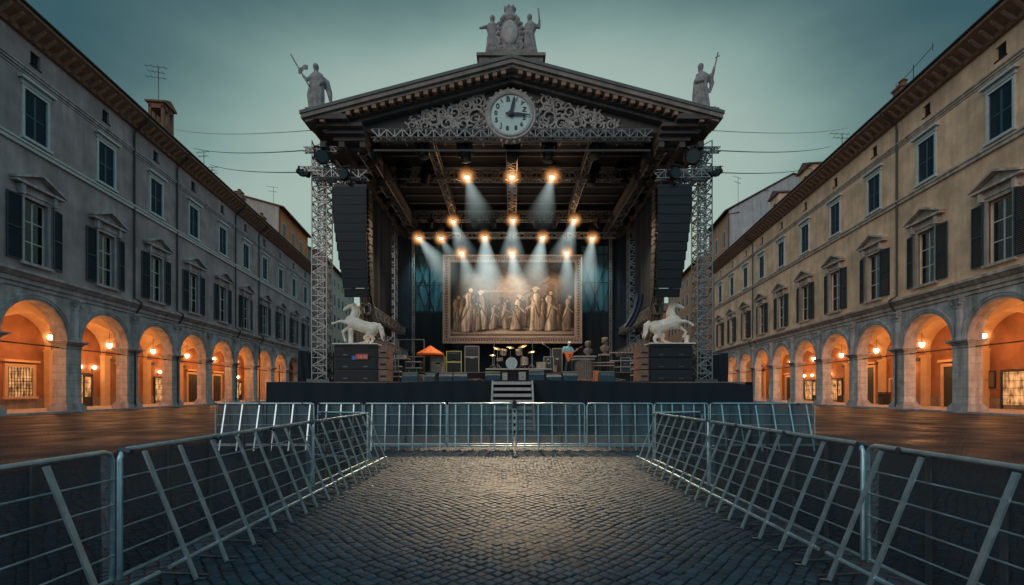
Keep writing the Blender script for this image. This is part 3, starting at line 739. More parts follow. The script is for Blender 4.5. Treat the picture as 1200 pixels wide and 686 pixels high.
# lanterns hanging in the arcades
def make_lantern():
    t = thing('arcade_lantern', '', 'lantern')
    MB().tube([(0, 0, .32), (0, 0, 2.05)], .018, 6).build('chain', M['iron'], t)
    MB().lathe([(.02, .36), (.24, .22), (.26, .18), (.05, .18)], 6).b2(-.02, .02, -.02, .02, .3, .4).lathe([(.14, -.26), (.05, -.33), (.01, -.36)], 6).build('cap', M['iron'], t)
    MB().lathe([(.20, .18), (.22, .0), (.12, -.26)], 12).build('lantern_glass', M['lantern_glow'], t)
    MB().ell((0, 0, 0), (1, 1, 1), 16, 10).build('glow', M['halo2'], t, smooth=True).scale = (.95, .95, .95)
    return t
lan0 = make_lantern(); first = True
def lamp_light(b, s, y, z, X, e, size=.16, colr=(1, .40, .115)):
    p = W(b, s, y, z, X)
    return light('POINT', 'lantern_light', p, e, colr, None, size)
for (b, cs, X, side, E) in ((Lb, Lcs, LX, 'left', 185), (Rb, Rcs, RX, 'right', 172)):
    for i, c in enumerate(cs):
        o = lan0 if first else copy_tree(lan0); first = False
        o.location = W(b, c, 4.3, 6.25, X); o.rotation_euler = b.rotation_euler
        o['label'] = 'lit hanging lantern under the %s vault of the %s arcade, counted from the near end' % (ORD[i], side); o['group'] = 'lanterns hanging in the arcades'
        lo = light('POINT', 'lantern_light', (0, 0, -.45), E, (1, .415, .135), o, .18)
# wall sconces
def make_sconce():
    t = thing('wall_sconce', '', 'wall lamp')
    MB().tube([(0, 0, -.1), (0, -.25, -.12), (0, -.28, 0)], .02, 6).b2(-.08, .08, -.03, 0, -.25, .05).build('bracket', M['iron'], t)
    MB().ell((0, -.28, .16), (.15, .15, .17), 12, 8).build('globe', M['sconce_glow'], t, smooth=True)
    g = MB().ell((0, 0, 0), (1, 1, 1), 16, 10).build('glow', M['halo2'], t, smooth=True); g.scale = (.62, .62, .62); g.location = (0, -.4, .16)
    return t
sc0 = make_sconce(); first = True
for (b, cs, X, side, k, dx) in ((Lb, Lcs, LX, 'left', 4, -1.9), (Lb, Lcs, LX, 'left', 4, 0), (Lb, Lcs, LX, 'left', 4, 1.9), (Lb, Lcs, LX, 'left', 6, -1.1), (Lb, Lcs, LX, 'left', 6, 1.0), (Lb, Lcs, LX, 'left', 9, 0),
                                (Rb, Rcs, RX, 'right', 5, -1.2), (Rb, Rcs, RX, 'right', 7, 1.0), (Rb, Rcs, RX, 'right', 8, -1.0), (Rb, Rcs, RX, 'right', 8, -1.0), (Rb, Rcs, RX, 'right', 8, 1.4)):
    o = sc0 if first else copy_tree(sc0); first = False
    o.location = W(b, cs[k]+dx, DEP-.0, 3.95, X); o.rotation_euler = b.rotation_euler
    o['label'] = 'lit globe sconce on the back wall of bay %d of the %s arcade, %s' % (k+1, side, {-1: 'nearer one', 0: 'middle one', 1: 'farther one'}[(dx > 0)-(dx < 0)])
    o['group'] = 'globe sconces in the arcades'
    light('POINT', 'sconce_light', (0, -.4, .16), 35, (1, .5, .2), o, .12)

# poster and bins on the right arcade wall
pt = thing('framed_poster', 'small framed notice on the ochre wall of the right arcade beside the dark door', 'poster', W(Rb, Rcs[3]+3.2, DEP-.02, 0, RX), 0); pt.rotation_euler = Rb.rotation_euler
MB().b2(-.75, .75, -.08, 0, 1.9, 3.5).build('frame', M['door'], pt); MB().b2(-.62, .62, -.09, -.082, 2.05, 3.35).build('notice', M['tanobj'], pt)
MB().lathe([(.01, 2.75), (.3, 2.7), (.01, 2.65)], 10, (0, -.1, 0)).build('emblem', M['gold'], pt)
for k, (s_, lab) in enumerate(((Rcs[5]+.8, 'dark square litter bin standing in the right arcade, larger of the two'), (Rcs[5]-1.9, 'small dark litter bin standing in the right arcade, smaller of the two'))):
    t = thing('litter_bin', lab, 'bin', W(Rb, s_, 5.6, .13, RX)); t.rotation_euler = Rb.rotation_euler; q = (1, .62)[k]
    MB().prism([(-.4*q, 0), (.4*q, 0), (.46*q, 1.3*q), (-.46*q, 1.3*q)], -.4*q, .4*q).build('bin_body', M['door'], t)
    MB().b2(-.5*q, .5*q, -.45*q, .45*q, 1.32*q, 1.42*q).b2(-.3*q, .3*q, -.42*q, -.405*q, .9*q, 1.2*q).build('lid', M['iron'], t)

# chimneys (parts of each roof) and aerials
def chimney(rf, X, s, y, z0, w_, h_, arches=True, label=None):
    mb = MB(); 
    if arches:
        mb.b2(-w_/2, w_/2, -w_*.4, w_*.4, 0, h_*.38)
        for sx in (-1, 0, 1): 
            for sy in (-1, 1): mb.b2(sx*w_*.42-w_*.08, sx*w_*.42+w_*.08, sy*w_*.33-w_*.07, sy*w_*.33+w_*.07, h_*.38, h_*.8)
        mb.b2(-w_/2, w_/2, -w_*.4, w_*.4, h_*.72, h_*.84)
        mb.prism([(-w_*.62, h_*.84), (w_*.62, h_*.84), (w_*.62, h_*.88), (0, h_), (-w_*.62, h_*.88)], -w_*.52, w_*.52)
    else:
        mb.b2(-w_/2, w_/2, -w_/2, w_/2, 0, h_*.6).b2(-w_*.6, w_*.6, -w_*.6, w_*.6, h_*.6, h_*.68)
        mb.lathe([(w_*.28, h_*.68), (w_*.22, h_*.86), (w_*.34, h_*.9), (w_*.1, h_)], 10)
    return mb.build('chimney', M['brick'], rf, loc=(X(s), y, z0), label=label)
chimney(Lroof, LX, 52.5, 1.6, 28.6, 1.9, 4.6); chimney(Lroof, LX, 71, 1.2, 28.4, 1.0, 2.6, False); chimney(Lroof, LX, 79, 1.2, 28.4, 1.0, 2.6, False); chimney(Lroof, LX, 80.4, 1.4, 28.4, .8, 1.9, False)
chimney(Rroof, RX, 45.2, 1.0, 28.4, 1.1, 2.5, False); chimney(Rroof, RX, 58, 5, 29.6, 1.1, 2.2, False)
def aerial(b, X, s, y, z, h, label, kind=0):
    mb = MB(); mb.tube([(0, 0, 0), (0, 0, h)], .035, 5)
    for k in range(3 if kind == 0 else 2):
        z_ = h*(.98-.16*k); L_ = (1.3, .95, 1.2)[k]
        mb.bar((-L_, 0, z_+.12), (L_*.7, 0, z_-.08), .035)
        for q in range(4): mb.bar((-L_+q*L_*.5, -.3, z_+.1-q*.05), (-L_+q*L_*.5, .3, z_+.1-q*.05), .022)
    o = mb.build('rooftop_aerial', M['iron']); o.location = W(b, s, y, z, X); o.rotation_euler = (0, 0, random.uniform(-.4, .4)); return tag(o, label, 'aerial', 'aerials on the roofs')
aerial(Lb, LX, 52.0, 1.6, 33.0, 3.6, 'tall three-armed aerial on the brick chimney of the left palace')
aerial(Lb, LX, 61.5, 1.6, 28.8, 3.4, 'thin aerial on the left palace roof just past the brick chimney', 1)
aerial(Lb, LX, 63.6, 1.6, 28.8, 2.4, 'low bent aerial on the left palace roof beside the thin one', 0)
aerial(Rb, RX, 56.5, 1.6, 28.8, 3.0, 'thin mast aerial on the right palace roof behind the cornice', 1)
aerial(Rb, RX, 64.5, 2, 28.8, 3.0, 'small aerial on the right palace roof near the wire end', 1)
o = MB().tube([(0, 0, 0), (0, 0, 1.9)], .035, 5).tube([(2.4, 0, 1.9), (-2.4, 0, 1.3)], .028, 5).tube([(-2.3, 0, 1.0), (-2.3, 0, 1.7)], .025, 5).tube([(2.3, 0, 1.5), (2.3, 0, 2.2)], .025, 5).build('rooftop_aerial', M['iron'])
o.location = W(Rb, 43.2, .6, 29.0, RX); o.rotation_euler = Rb.rotation_euler; tag(o, 'long slanting boom aerial above the near right roof edge', 'aerial', 'aerials on the roofs')
# far houses behind each palace
def house(frame_b, X, s0, s1, y0, y1, z, rise, wallside, wallfront, name, label, wins, ridge=.45, shut='shutter2', flat=False, arc=None):
    t = thing(name, label, 'building'); t.location = frame_b.location; t.rotation_euler = frame_b.rotation_euler
    a, b_ = sorted((X(s0), X(s1))); near, far = X(s0), X(s1)
    yr = y0+(y1-y0)*ridge
    e = .05 if near < far else -.05
    MB().b2(a, b_, y0, y1, 0, z).prism_x([(y0, z), (y1, z), (yr, z+rise)], a, b_).build('wall', M[wallside], t)
    MB().b2(a+.02, b_-.02, y0-.04, y0-.003, 0, z-.05).build('front_wall', M[wallfront], t)
    rf = MB().prism_x([(y0-1.0, z-.25), (y0-1.0, z-.05), (yr, z+rise+.25), (y1+.6, z-.05), (y1+.6, z-.25), (yr, z+rise+.05)], a-.4, b_+.4).build('roof', M['tile'], t)
    for (s, zc, w_, h_) in wins:
        fr = MB().b2(-w_/2-.18, w_/2+.18, -.09, -.04, -h_/2-.18, h_/2+.18).build('window', M['frame'], t, loc=(X(s), y0, zc))
        MB().b2(-w_/2, -.02, -.13, -.091, -h_/2, h_/2).build('shutter', M[shut], fr); MB().b2(.02, w_/2, -.13, -.091, -h_/2, h_/2).build('shutter', M[shut], fr)
    return t, rf
h1, rf1 = house(Lb, LX, 88.8, 106.5, 1.9, 24, 35.7, 2.6, 'beige_wall', 'orange_wall', 'corner_house', 'beige gable end with an orange front rising behind the left palace', [(91.5, 31.8, 1.5, 3), (96.5, 31.8, 1.5, 2.8), (101.5, 31.6, 1.5, 2.8)], .5)
MB().tube([(LX(88.8), 1.75, 35.4), (LX(88.8), 1.75, 28)], .1, 8).build('downpipe', M['pipe'], h1)
chimney(rf1, LX, 89.5, 9, 37.0, 1.1, 1.8, False)
h2, rf2 = house(Rb, RX, 96.8, 111, 1.6, 30, 38.0, 6.5, 'grey_wall', 'brown_wall', 'corner_house', 'pale grey gable end rising behind the right palace', [(99.5, 33, 1.3, 3.2), (105, 33, 1.3, 3.0)], .42)
MB().tube([(RX(96.7), 3.5, 37.5), (RX(96.7), 1.5, 37.2), (RX(96.7), 1.5, 30)], .1, 8).build('downpipe', M['pipe'], h2)
chimney(rf2, RX, 97.5, 8.5, 40.6, 1.2, 1.5, False)
aerial(Rb, RX, 99, 4, 39, 6.5, 'tall thin aerial on the grey gable house right', 1); aerial(Lb, LX, 95, 5, 36.3, 5.5, 'tall cross shaped aerial on the orange fronted house', 1)
wl = []
for s in np.arange(112, 150, 4.6):
    for z, h_ in ((8, 3.2), (13.8, 3.6), (20, 3.2), (25.5, 2.8), (30, 1.8)): wl.append((float(s), z, 1.7, h_))
house(Lb, LX, 109.5, 151, .8, 16, 33.5, 3, 'cream_wall', 'cream_wall', 'town_house', 'pale cream shuttered house seen between the left tower and the speakers', wl, .5)
wl = [(s, z, 1.7, h_) for (s, z, _, h_) in wl]
house(Rb, RX, 112.5, 151, .3, 16, 33.0, 3, 'brown_wall', 'brown_wall', 'town_house', 'reddish brown house seen between the right tower and the speakers', wl, .5)
# roof turrets on the right palace
for (s, y, w_, z0, h_, lab) in ((76, 3.5, 3.2, 29, 3.2, 'tan roof turret with arched opening, lower one'), (67, 4, 3.4, 29.3, 3.0, 'brick roof turret with arched opening, nearer one')):
    t = thing('roof_turret', lab+', on the right palace', 'turret'); t.location = W(Rb, s, y, z0, RX); t.rotation_euler = Rb.rotation_euler
    MB().b2(-w_/2, w_/2, -w_/2, w_/2, -1, h_).build('wall', M['wall_r'], t)
    MB().prism([(-w_*.6, h_), (w_*.6, h_), (w_*.6, h_+.15), (0, h_+1), (-w_*.6, h_+.15)], -w_*.6, w_*.6).build('roof', M['tile'], t)
    p_ = [(-.45, .5), (.45, .5), (.45, 1.7)]+[(.45*math.cos(a), 1.7+.45*math.sin(a)) for a in np.linspace(.3, PI-.3, 7)]+[(-.45, 1.7)]
    MB().prism(p_, -w_/2-.03, -w_/2-.003).add([(-w_/2-.02 if 1 else 0, -.4, .5)], []).build('opening', M['dark'], t)
    mbx = MB().prism_x([(x, z) for x, z in p_], w_/2+.003, w_/2+.03); mbx.build('opening', M['dark'], t)

for k, (x0, x1, zz, lab) in enumerate(((-60, -22, 27, 'far pale house closing the square behind the left wing'), (-22, 20, 24, 'far low house hidden behind the stage back'), (20, 60, 28, 'far pale house closing the square behind the right wing'))):
    t = thing('town_house', lab, 'building', ((x0+x1)/2, 158, 0)); hw__ = (x1-x0)/2
    MB().b2(-hw__, hw__, 0, 12, 0, zz).build('wall', M['brown_wall' if k != 1 else 'cream_wall'], t)
    MB().prism_x([(-.9, zz), (-.9, zz+.2), (6, zz+4), (13, zz+.2), (13, zz)], -hw__-.3, hw__+.3).build('roof', M['tile'], t)
    for q in range(int(hw__*2/5)):
        for z in (6, 12, 18, 23):
            if z+3 > zz: continue
            MB().b2(-.8, .8, -.12, -.004, 0, 3).build('window', M['shutter2'], t, loc=(-hw__+2.5+q*5, 0, z))
# ------------------------------------------------------------------ stage deck, skirt, stairs
YF = 21.0                     # stage front
ZS = H+12*YF/F                # stage floor 2.08
st = thing('stage', 'wide black skirted concert stage across the square', 'stage')
XL, XR = (312-600)*YF/F, (882-600)*YF/F
MB().b2(XL+.3, XR-.3, YF+.06, 34, ZS-.16, ZS-.02).build('deck', M['deck'], st)
def skirt_fn(u, v):
    x = XL+(XR-XL)*u
    sag = .06*math.sin(u*9)*v + (.16*max(0, (u-.93)/.07)**2)*v + (.05*max(0, (.05-u)/.05)**2)*v
    return (x, YF+.05*math.sin(u*150)*(1-.7*v)+.03*math.sin(u*61+1), -.01+(ZS-sag)*v)
mb = MB().grid(skirt_fn, 420, 3)
for xs in (XL, XR): mb.grid(lambda u, v, xs=xs: (xs+.03*math.sin(u*60), YF+13*u, -.01+(ZS-.02)*v), 90, 2)
mb.build('skirt', M['skirt'], st, smooth=True)
leg = MB()
for i, x in enumerate(np.linspace(XL+1, XR-1, 8)):
    for y in (24, 29, 33): MB().b2(x-.04, x+.04, y-.04, y+.04, 0, ZS-.16).build('leg', M['alu_dark'], st)
# rear riser platform
rz = P(600, 437, 25.6).z
rp_ = thing('rear_platform', 'low dark platform across the back half of the stage', 'platform', (0, 0, 0))
MB().b2(-8.2, 8.2, 25.6, 33.2, ZS-.02+.03, rz).build('platform_body', M['cloth'], rp_)
MB().b2(-8.25, 8.25, 25.55, 33.2, rz, rz+.03).build('deck_board', M['deck'], rp_)
# stairs
sx0, sx1 = (577-600)*20.6/F, (624-600)*20.6/F
t = thing('stage_stairs', 'pale metal steps up to the middle of the stage', 'stairs', ((sx0+sx1)/2, 20.95, 0)); hw = (sx1-sx0)/2
for i in range(8):
    z = ZS+.0-i*.262; MB().b2(-hw+.05, hw-.05, -.30-i*.24, 0-i*.24, z-.15, z-.02).build('tread', M['stepmetal'], t)
for s in (-1, 1):
    MB().bar((s*hw, -.05, ZS-.05), (s*hw, -2.1, .02), .07, .22).build('stringer', M['stepmetal'], t)
# ------------------------------------------------------------------ temple canopy
cn = thing('stage_canopy', 'grey stone temple pediment roof over the stage', 'stage roof')
YP = 20.3
def PP(px, py, Y=YP): v = P(px, py, Y); return v.x, v.z
xl, zl = PP(352, 143); xr, zr = PP(839, 143); xm, zm = PP(598, 80)
zl = zr = (zl+zr)/2; xl = -xr; xm = 0; sl = (zm-zl)/xr
def rake(mb, d0, d1, y0, y1, ext=0.0, x_in=0.0):
    """band following both slopes between depths d0..d1 below the top line"""
    for s in (-1, 1):
        mb.prism([(s*(xr+ext), zl-sl*ext-d0), (0, zm-d0), (0, zm-d1), (s*(xr+ext), zl-sl*ext-d1)], y0, y1)
    return mb
mb = MB(); rake(mb, 0, .13, 19.45, 34.2); mb.build('roof', M['lead'], cn)
mb = MB(); rake(mb, .13, .30, 19.5, 20.5, -.04); rake(mb, .30, .42, 19.62, 20.5, -.16); mb.build('raking_cornice', M['ped'], cn)
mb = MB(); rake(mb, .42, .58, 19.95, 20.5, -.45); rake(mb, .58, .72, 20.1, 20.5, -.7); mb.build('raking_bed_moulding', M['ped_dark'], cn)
nmod = 22
for s in (-1, 1):
    for i in range(nmod):
        x = s*(.35+(xr-1.2)*i/(nmod-1)); z = zm-sl*abs(x)-.42-.08
        o = link('modillion', shared('modil', lambda: MB().prism_x([(-.16, .08), (.34, .08), (.34, -.08), (.12, -.06), (-.16, .0)][::-1], -.09, .09).mesh('modillion')), cn, (x, 20.0-.02, z))
        if not o.data.materials: o.data.materials.append(M['modillion'])
        o.scale = (1, -1, 1)
# tympanum
tz = PP(600, 153)[1]
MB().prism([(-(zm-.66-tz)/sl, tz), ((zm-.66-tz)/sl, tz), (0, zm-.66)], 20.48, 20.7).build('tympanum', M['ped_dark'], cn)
# horizontal entablature returns at both sides and a beam along each side
for s in (-1, 1):
    mb = MB()
    for (e, z0, z1) in ((.10, zl-.26, zl-.06), (.42, zl-.40, zl-.26), (.72, zl-.56, zl-.40), (1.0, zl-.74, zl-.56)):
        a, b_ = sorted((s*(xr-.04-e), s*(6.25 if e > .3 else 6.8))); mb.b2(a, b_, 19.5+e*.9, 34.0-e, z0, z1)
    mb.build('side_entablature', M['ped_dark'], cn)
    for k in range(9):   # coffer ribs on the soffit of the side beam
        y = 20.9+k*1.4; a, b_ = sorted((s*8.15, s*6.35)); MB().b2(a, b_, y, y+.32, zl-.90, zl-.74).build('soffit_rib', M['ped_dark'], cn)
    for x_ in (8.1, 7.3, 6.4):
        MB().b2(s*x_-.12, s*x_+.12, 20.45, 33, zl-.98, zl-.742).build('soffit_beam', M['ped_dark'], cn)
MB().b2(-6.6, 6.6, 20.75, 33.6, 13.28, 13.4).build('roof_lining', M['roofskin'], cn)
for k in range(10):
    MB().tube([(-6.3, 21.1+k*1.18, 13.2), (6.3, 21.1+k*1.18, 13.2)], .045, 6).build('purlin', M['truss'], cn)
for k in range(14):
    x = -5.85+k*.9; MB().bar((x, 20.7, 13.1), (x*.985, 22.3, 13.1), .05).build('purlin', M['truss'], cn)
MB().tube([(-6.0, 20.65, 12.45), (6.0, 20.65, 12.45)], .05, 6).tube([(-6.0, 20.75, 12.1), (6.0, 20.75, 12.1)], .04, 6).build('front_rail', M['truss'], cn)
# acroterion plinths
mb = MB(); a0, b0 = PP(562, 92)[0], PP(636, 92)[0]
px0, pz0 = PP(560, 77); px1, _ = PP(638, 77)
mb.b2(px0+.1, px1-.1, 19.6, 21.4, zm-.40, pz0-.12).b2(px0, px1, 19.5, 21.5, pz0-.12, pz0)
z2 = PP(600, 69)[1]; mb.b2(PP(571, 0)[0], PP(627, 0)[0], 19.75, 21.2, pz0, z2)
mb.build('centre_plinth', M['ped'], cn)
for s in (-1, 1):
    x = s*(PP(822, 0)[0]-.02)
    MB().b2(x-.5, x+.5, 19.65, 20.7, zl-.0, PP(0, 137)[1]+.02).b2(x-.4, x+.4, 19.75, 20.6, PP(0, 137)[1]+.02, PP(0, 134.5)[1]+.02).build('corner_plinth', M['ped'], cn)
# carved foliage: spirals and leaves in relief
rel = MB(); rnd = random.Random(5)
def spiral(cx, cz, r, dirn, ph, turns=1.7):
    n = 30; pts = []; rs = []
    for i in range(n):
        t = i/(n-1); a = ph+dirn*t*turns*2*PI; rr = r*(1-t)**.85+.03
        pts.append((cx+rr*math.cos(a), 20.43-.10*t, cz+rr*math.sin(a))); rs.append(.062*(1-.55*t))
    rel.tube(pts, rs, 6)
    for i in range(0, n-6, 3):
        p = Vector(pts[i]); a = ph+dirn*(i/(n-1))*turns*2*PI+rnd.uniform(-.5, .5)
        rel.ell(p+Vector((math.cos(a)*.12, 0, math.sin(a)*.12)), (.13, .06, .05), 6, 4, Matrix.Rotation(-a-dirn*.7, 3, 'Y'))
for s in (-1, 1):
    for (x, z, r) in ((1.55, 13.35, .45), (2.1, 13.05, .33), (2.45, 13.55, .3), (2.75, 13.1, .34), (3.3, 13.3, .33), (3.7, 12.98, .25), (1.45, 14.05, .3), (1.95, 13.85, .24), (1.3, 12.98, .26), (4.25, 13.0, .22), (3.0, 13.55, .2), (3.65, 13.4, .17), (2.4, 12.9, .18), (1.75, 14.2, .16)):
        spiral(s*x, z-.03, r, s*(1 if rnd.random() < .6 else -1), rnd.uniform(0, 6))
rel.build('carved_foliage', M['relief'], cn, smooth=True)
# clock
cx, cz = PP(598.5, 135, 20.2); CR = 24.5*20.2/F
ck = thing('clock', 'round white clock set in the carved pediment over the stage', 'clock', (cx, 20.2, cz))
MB().lathe([(CR*.98, .06), (CR*.98, 0), (CR*.9, -.03)], 64, axis='Y').build('dial', M['dial'], ck)
rm = MB().lathe([(CR*.96, .25), (CR*.97, -.08), (CR*1.04, -.12), (CR*1.1, -.06), (CR*1.18, -.10), (CR*1.24, .0), (CR*1.26, .25)], 64, axis='Y').build('rim', M['relief'], ck, smooth=True)
mb = MB()
for k in range(26):
    a = 2*PI*k/26; mb.ell((CR*1.23*math.cos(a), .07, CR*1.23*math.sin(a)), (.14, .1, .07), 8, 5, Matrix.Rotation(-a+(.5 if k % 2 else -.5), 3, 'Y'))
mb.build('leaf_wreath', M['relief'], ck, smooth=True)
def glyph(txt, x, z, size, rot=0, parent=None, m='ink', y=-.045, name='numeral'):
    cu = bpy.data.curves.new('txt', 'FONT'); cu.body = txt; cu.size = size*.72; cu.extrude = .012; cu.offset = .006; cu.align_x = 'CENTER'; cu.align_y = 'CENTER'
    o = bpy.data.objects.new('txt', cu); col.objects.link(o); dg = bpy.context.evaluated_depsgraph_get(); dg.update()
    me = bpy.data.meshes.new_from_object(o.evaluated_get(dg)); bpy.data.objects.remove(o)
    me.materials.clear(); me.materials.append(M[m]); g = link(name, me, parent, (x, y, z)); g.rotation_euler = (PI/2, rot, 0); return g
C0 = (291, 513); kpx = (20.2/F)/3.81
for txt, gx, gy, s_, ro in (('B', 283, 445, .42, 0), ('I', 322, 446, .34, .2), ('Y', 345, 463, .32, .5), ('Z', 356, 491, .36, .1), ('5', 355, 528, .36, 0), ('6', 343, 557, .33, 0), ('8', 318, 573, .34, 0),
                        ('8', 280, 575, .36, 0), ('J', 252, 561, .38, 0), ('5', 231, 538, .38, 0), ('0', 229, 507, .36, 0), ('0', 237, 477, .42, 0), ('I', 255, 453, .32, -.5)):
    glyph(txt, (gx-C0[0]-4)*kpx, -(gy-C0[1])*kpx, s_, ro, ck)
MB().prism([(-.05, -.12), (.05, -.12), (.085, .4), (.03, .74), (-.03, .74), (-.06, .4)], -.10, -.08).build('hour_hand', M['ink'], ck).rotation_euler = (0, R(12), 0)
MB().prism([(-.04, -.22), (.04, -.22), (.06, .3), (.015, .82), (-.015, .82), (-.06, .3)], -.13, -.11).build('minute_hand', M['ink'], ck).rotation_euler = (0, R(93), 0)
MB().lathe([(.12, 0), (.12, -.15), (.05, -.18)], 16, axis='Y').build('hub', M['ink'], ck)

# ------------------------------------------------------------------ statues
def statue_fig(name, label, base, h, pose, m='statue', rz=0, voxel=.032):
    """draped standing figure, one continuous mesh, h metres tall"""
    t = thing(name, label, 'statue', base, rz); k = h/1.9
    b = Blob()
    def V(x, y, z): return (x*k, y*k, z*k)
    sway = pose.get('sway', .04)
    rings = [(0, 0, .02, .27, .22, 1.0), (.0, 0, .3, .25, .20, 1.3), (sway, 0, .6, .235, .19, 1.2), (sway*1.3, 0, .85, .225, .18, .9), (sway, 0, 1.05, .19, .15, .7), (.01, 0, 1.28, .215, .15, .5), (0, 0, 1.45, .21, .13, .3), (0, 0, 1.53, .12, .1, .1)]
    b.robe([(x*k, y*k, z*k, rx*k*1.14, ry*k*1.14, a) for x, y, z, rx, ry, a in rings], 56, 9, .10, pose.get('ph', 0))
    hx = pose.get('head', (0, -.03))
    b.cap([V(0, 0, 1.48), V(hx[0], hx[1], 1.64)], [.065*k, .06*k])
    b.ell(V(hx[0], hx[1], 1.75), (.095*k, .115*k, .135*k)); b.ell(V(hx[0], hx[1]+.04, 1.77), (.115*k, .12*k, .135*k))
    b.ell(V(hx[0], hx[1]+.07, 1.66), (.10*k, .07*k, .12*k)); b.ell(V(hx[0], hx[1]-.12, 1.74), (.02*k, .03*k, .035*k), 6, 5)
    for arm in pose['arms']:
        b.cap([V(*p) for p in arm], [.085*k, .07*k, .05*k][:len(arm)] + [.04*k]*(len(arm)-3))
        p = arm[-1]
        for q in range(4): b.cap([V(*p), V(p[0]+(q-1.5)*.018, p[1]-.03, p[2]+.07)], [.022*k, .014*k], 6)
    for sl_ in pose.get('drape', []):   # hanging cloth
        b.cap([V(*p) for p in sl_[0]], [r*k for r in sl_[1]], 8)
    for wing in pose.get('wings', []):
        b.cap([V(*p) for p in wing[0]], [r*k for r in wing[1]], 8)
    b.b2(-.3*k, .3*k, -.24*k, .24*k, -.0, .07*k)
    o = b.fuse('figure', M[m], t, voxel, 1)
    for st_ in pose.get('staff', []):
        MB().tube([V(*p) for p in st_[0]], [r*k for r in st_[1]], 8).build(st_[2], M[m], t)
    if 'flag' in pose:
        f = pose['flag']; MB().grid(lambda u, v: V(f[0]+f[2]*u, -.05+.05*math.sin(u*7), f[1]-f[3]*v*(1-.3*u)+.10*u), 10, 5).build('banner', M[m], t)
    return t
zt = PP(0, 134.5)[1]+.02
statue_fig('roof_statue', 'winged robed statue holding a slanting staff with banner on the left pediment corner', (PP(373, 0)[0], 20.15, zt), 2.05,
    dict(ph=.5, sway=.03, head=(-.04, -.03), arms=[[(-.17, -.02, 1.38), (-.32, -.12, 1.18), (-.44, -.2, 1.27)], [(.17, -.02, 1.38), (.27, -.1, 1.12), (.20, -.2, .98)]],
         drape=[([(-.2, -.1, 1.1), (-.28, -.1, .6), (-.2, -.08, .1)], [.05, .07, .09])],
         wings=[([(.16, .12, 1.42), (.32, .15, 1.25), (.45, .14, .8), (.52, .13, .28)], [.07, .12, .11, .03])],
         staff=[([(-.22, -.2, .9), (-.92, -.22, 2.1)], [.03, .025], 'staff')], flag=(-.70, 1.72, .36, .26)))
statue_fig('roof_statue', 'robed statue raising a cross topped staff on the right pediment corner', (PP(821, 0)[0], 20.15, zt), 2.05,
    dict(ph=2.1, sway=-.03, head=(-.05, -.04), arms=[[(.17, -.02, 1.40), (.34, -.12, 1.30), (.40, -.2, 1.62)], [(-.17, -.02, 1.38), (-.26, -.14, 1.12), (-.05, -.24, 1.1)]],
         drape=[([(.3, -.08, 1.35), (.36, -.05, 1.1), (.3, -.04, .75)], [.09, .10, .04]), ([(-.24, 0, 1.2), (-.28, .02, .6), (-.26, .0, .06)], [.09, .10, .1])],
         staff=[([(.38, -.22, 1.5), (.52, -.25, 2.15)], [.028, .025], 'staff'), ([(.42, -.25, 1.95), (.58, -.25, 2.03)], [.022, .022], 'cross_bar')]))
zc = z2
statue_fig('roof_statue', 'standing statue with arm held out on the left of the crest at the pediment top', (PP(576.5, 0)[0], 20.3, zc), 1.85,
    dict(ph=1.1, sway=.03, head=(.02, -.03), arms=[[(-.17, -.02, 1.38), (-.36, -.12, 1.28), (-.5, -.25, 1.14)], [(.17, -.02, 1.38), (.25, .1, 1.5), (.3, .12, 1.3)]],
         wings=[([(.1, .12, 1.45), (.2, .15, 1.55), (.25, .14, 1.2)], [.06, .10, .05])]))
statue_fig('roof_statue', 'standing statue raising a torch on the right of the crest at the pediment top', (PP(621.5, 0)[0], 20.3, zc), 1.9,
    dict(ph=2.6, sway=-.05, head=(-.03, -.03), arms=[[(.17, -.02, 1.40), (.36, -.1, 1.25), (.38, -.14, 1.55)], [(-.17, -.02, 1.38), (-.25, -.05, 1.1), (-.12, -.2, .95)]],
         staff=[([(.38, -.16, 1.45), (.33, -.18, 1.98)], [.03, .035], 'torch')]))
cr_ = thing('carved_crest', 'oval stone shield crest with crowned top between two statues', 'crest', (PP(597.5, 0)[0], 20.3, zc))
b = Blob(); b.ell((0, 0, .98), (.50, .17, .76), 24, 14); b.robe([(0, 0, 0, .45, .3, 1), (0, 0, .3, .36, .24, 1), (0, 0, .5, .3, .2, 1)], 40, 7, .12)
for k in range(22):
    a = 2*PI*k/22; b.ell((.52*math.cos(a), -.1, .98+.78*math.sin(a)), (.13, .12, .09), 8, 6, Matrix.Rotation(-a+.6*(-1)**k, 3, 'Y'))
for s in (-1, 1): b.cap([(s*.35, -.05, .15), (s*.52, -.12, .45), (s*.44, -.16, .75)], [.11, .08, .05])
b.cap([(0, 0, 1.7), (0, 0, 1.95)], [.26, .2]); b.ell((0, 0, 2.02), (.25, .2, .16))
for k in range(7): b.ell((.22*math.cos(k*PI/3.5), .18*math.sin(k*PI/3.5), 2.1), (.07, .07, .09), 6, 5)
b.fuse('cartouche', M['statue'], cr_, .03, 1)
MB().ell((0, -.17, 1.0), (.33, .1, .52), 24, 12).build('shield', M['relief'], cr_, smooth=True)

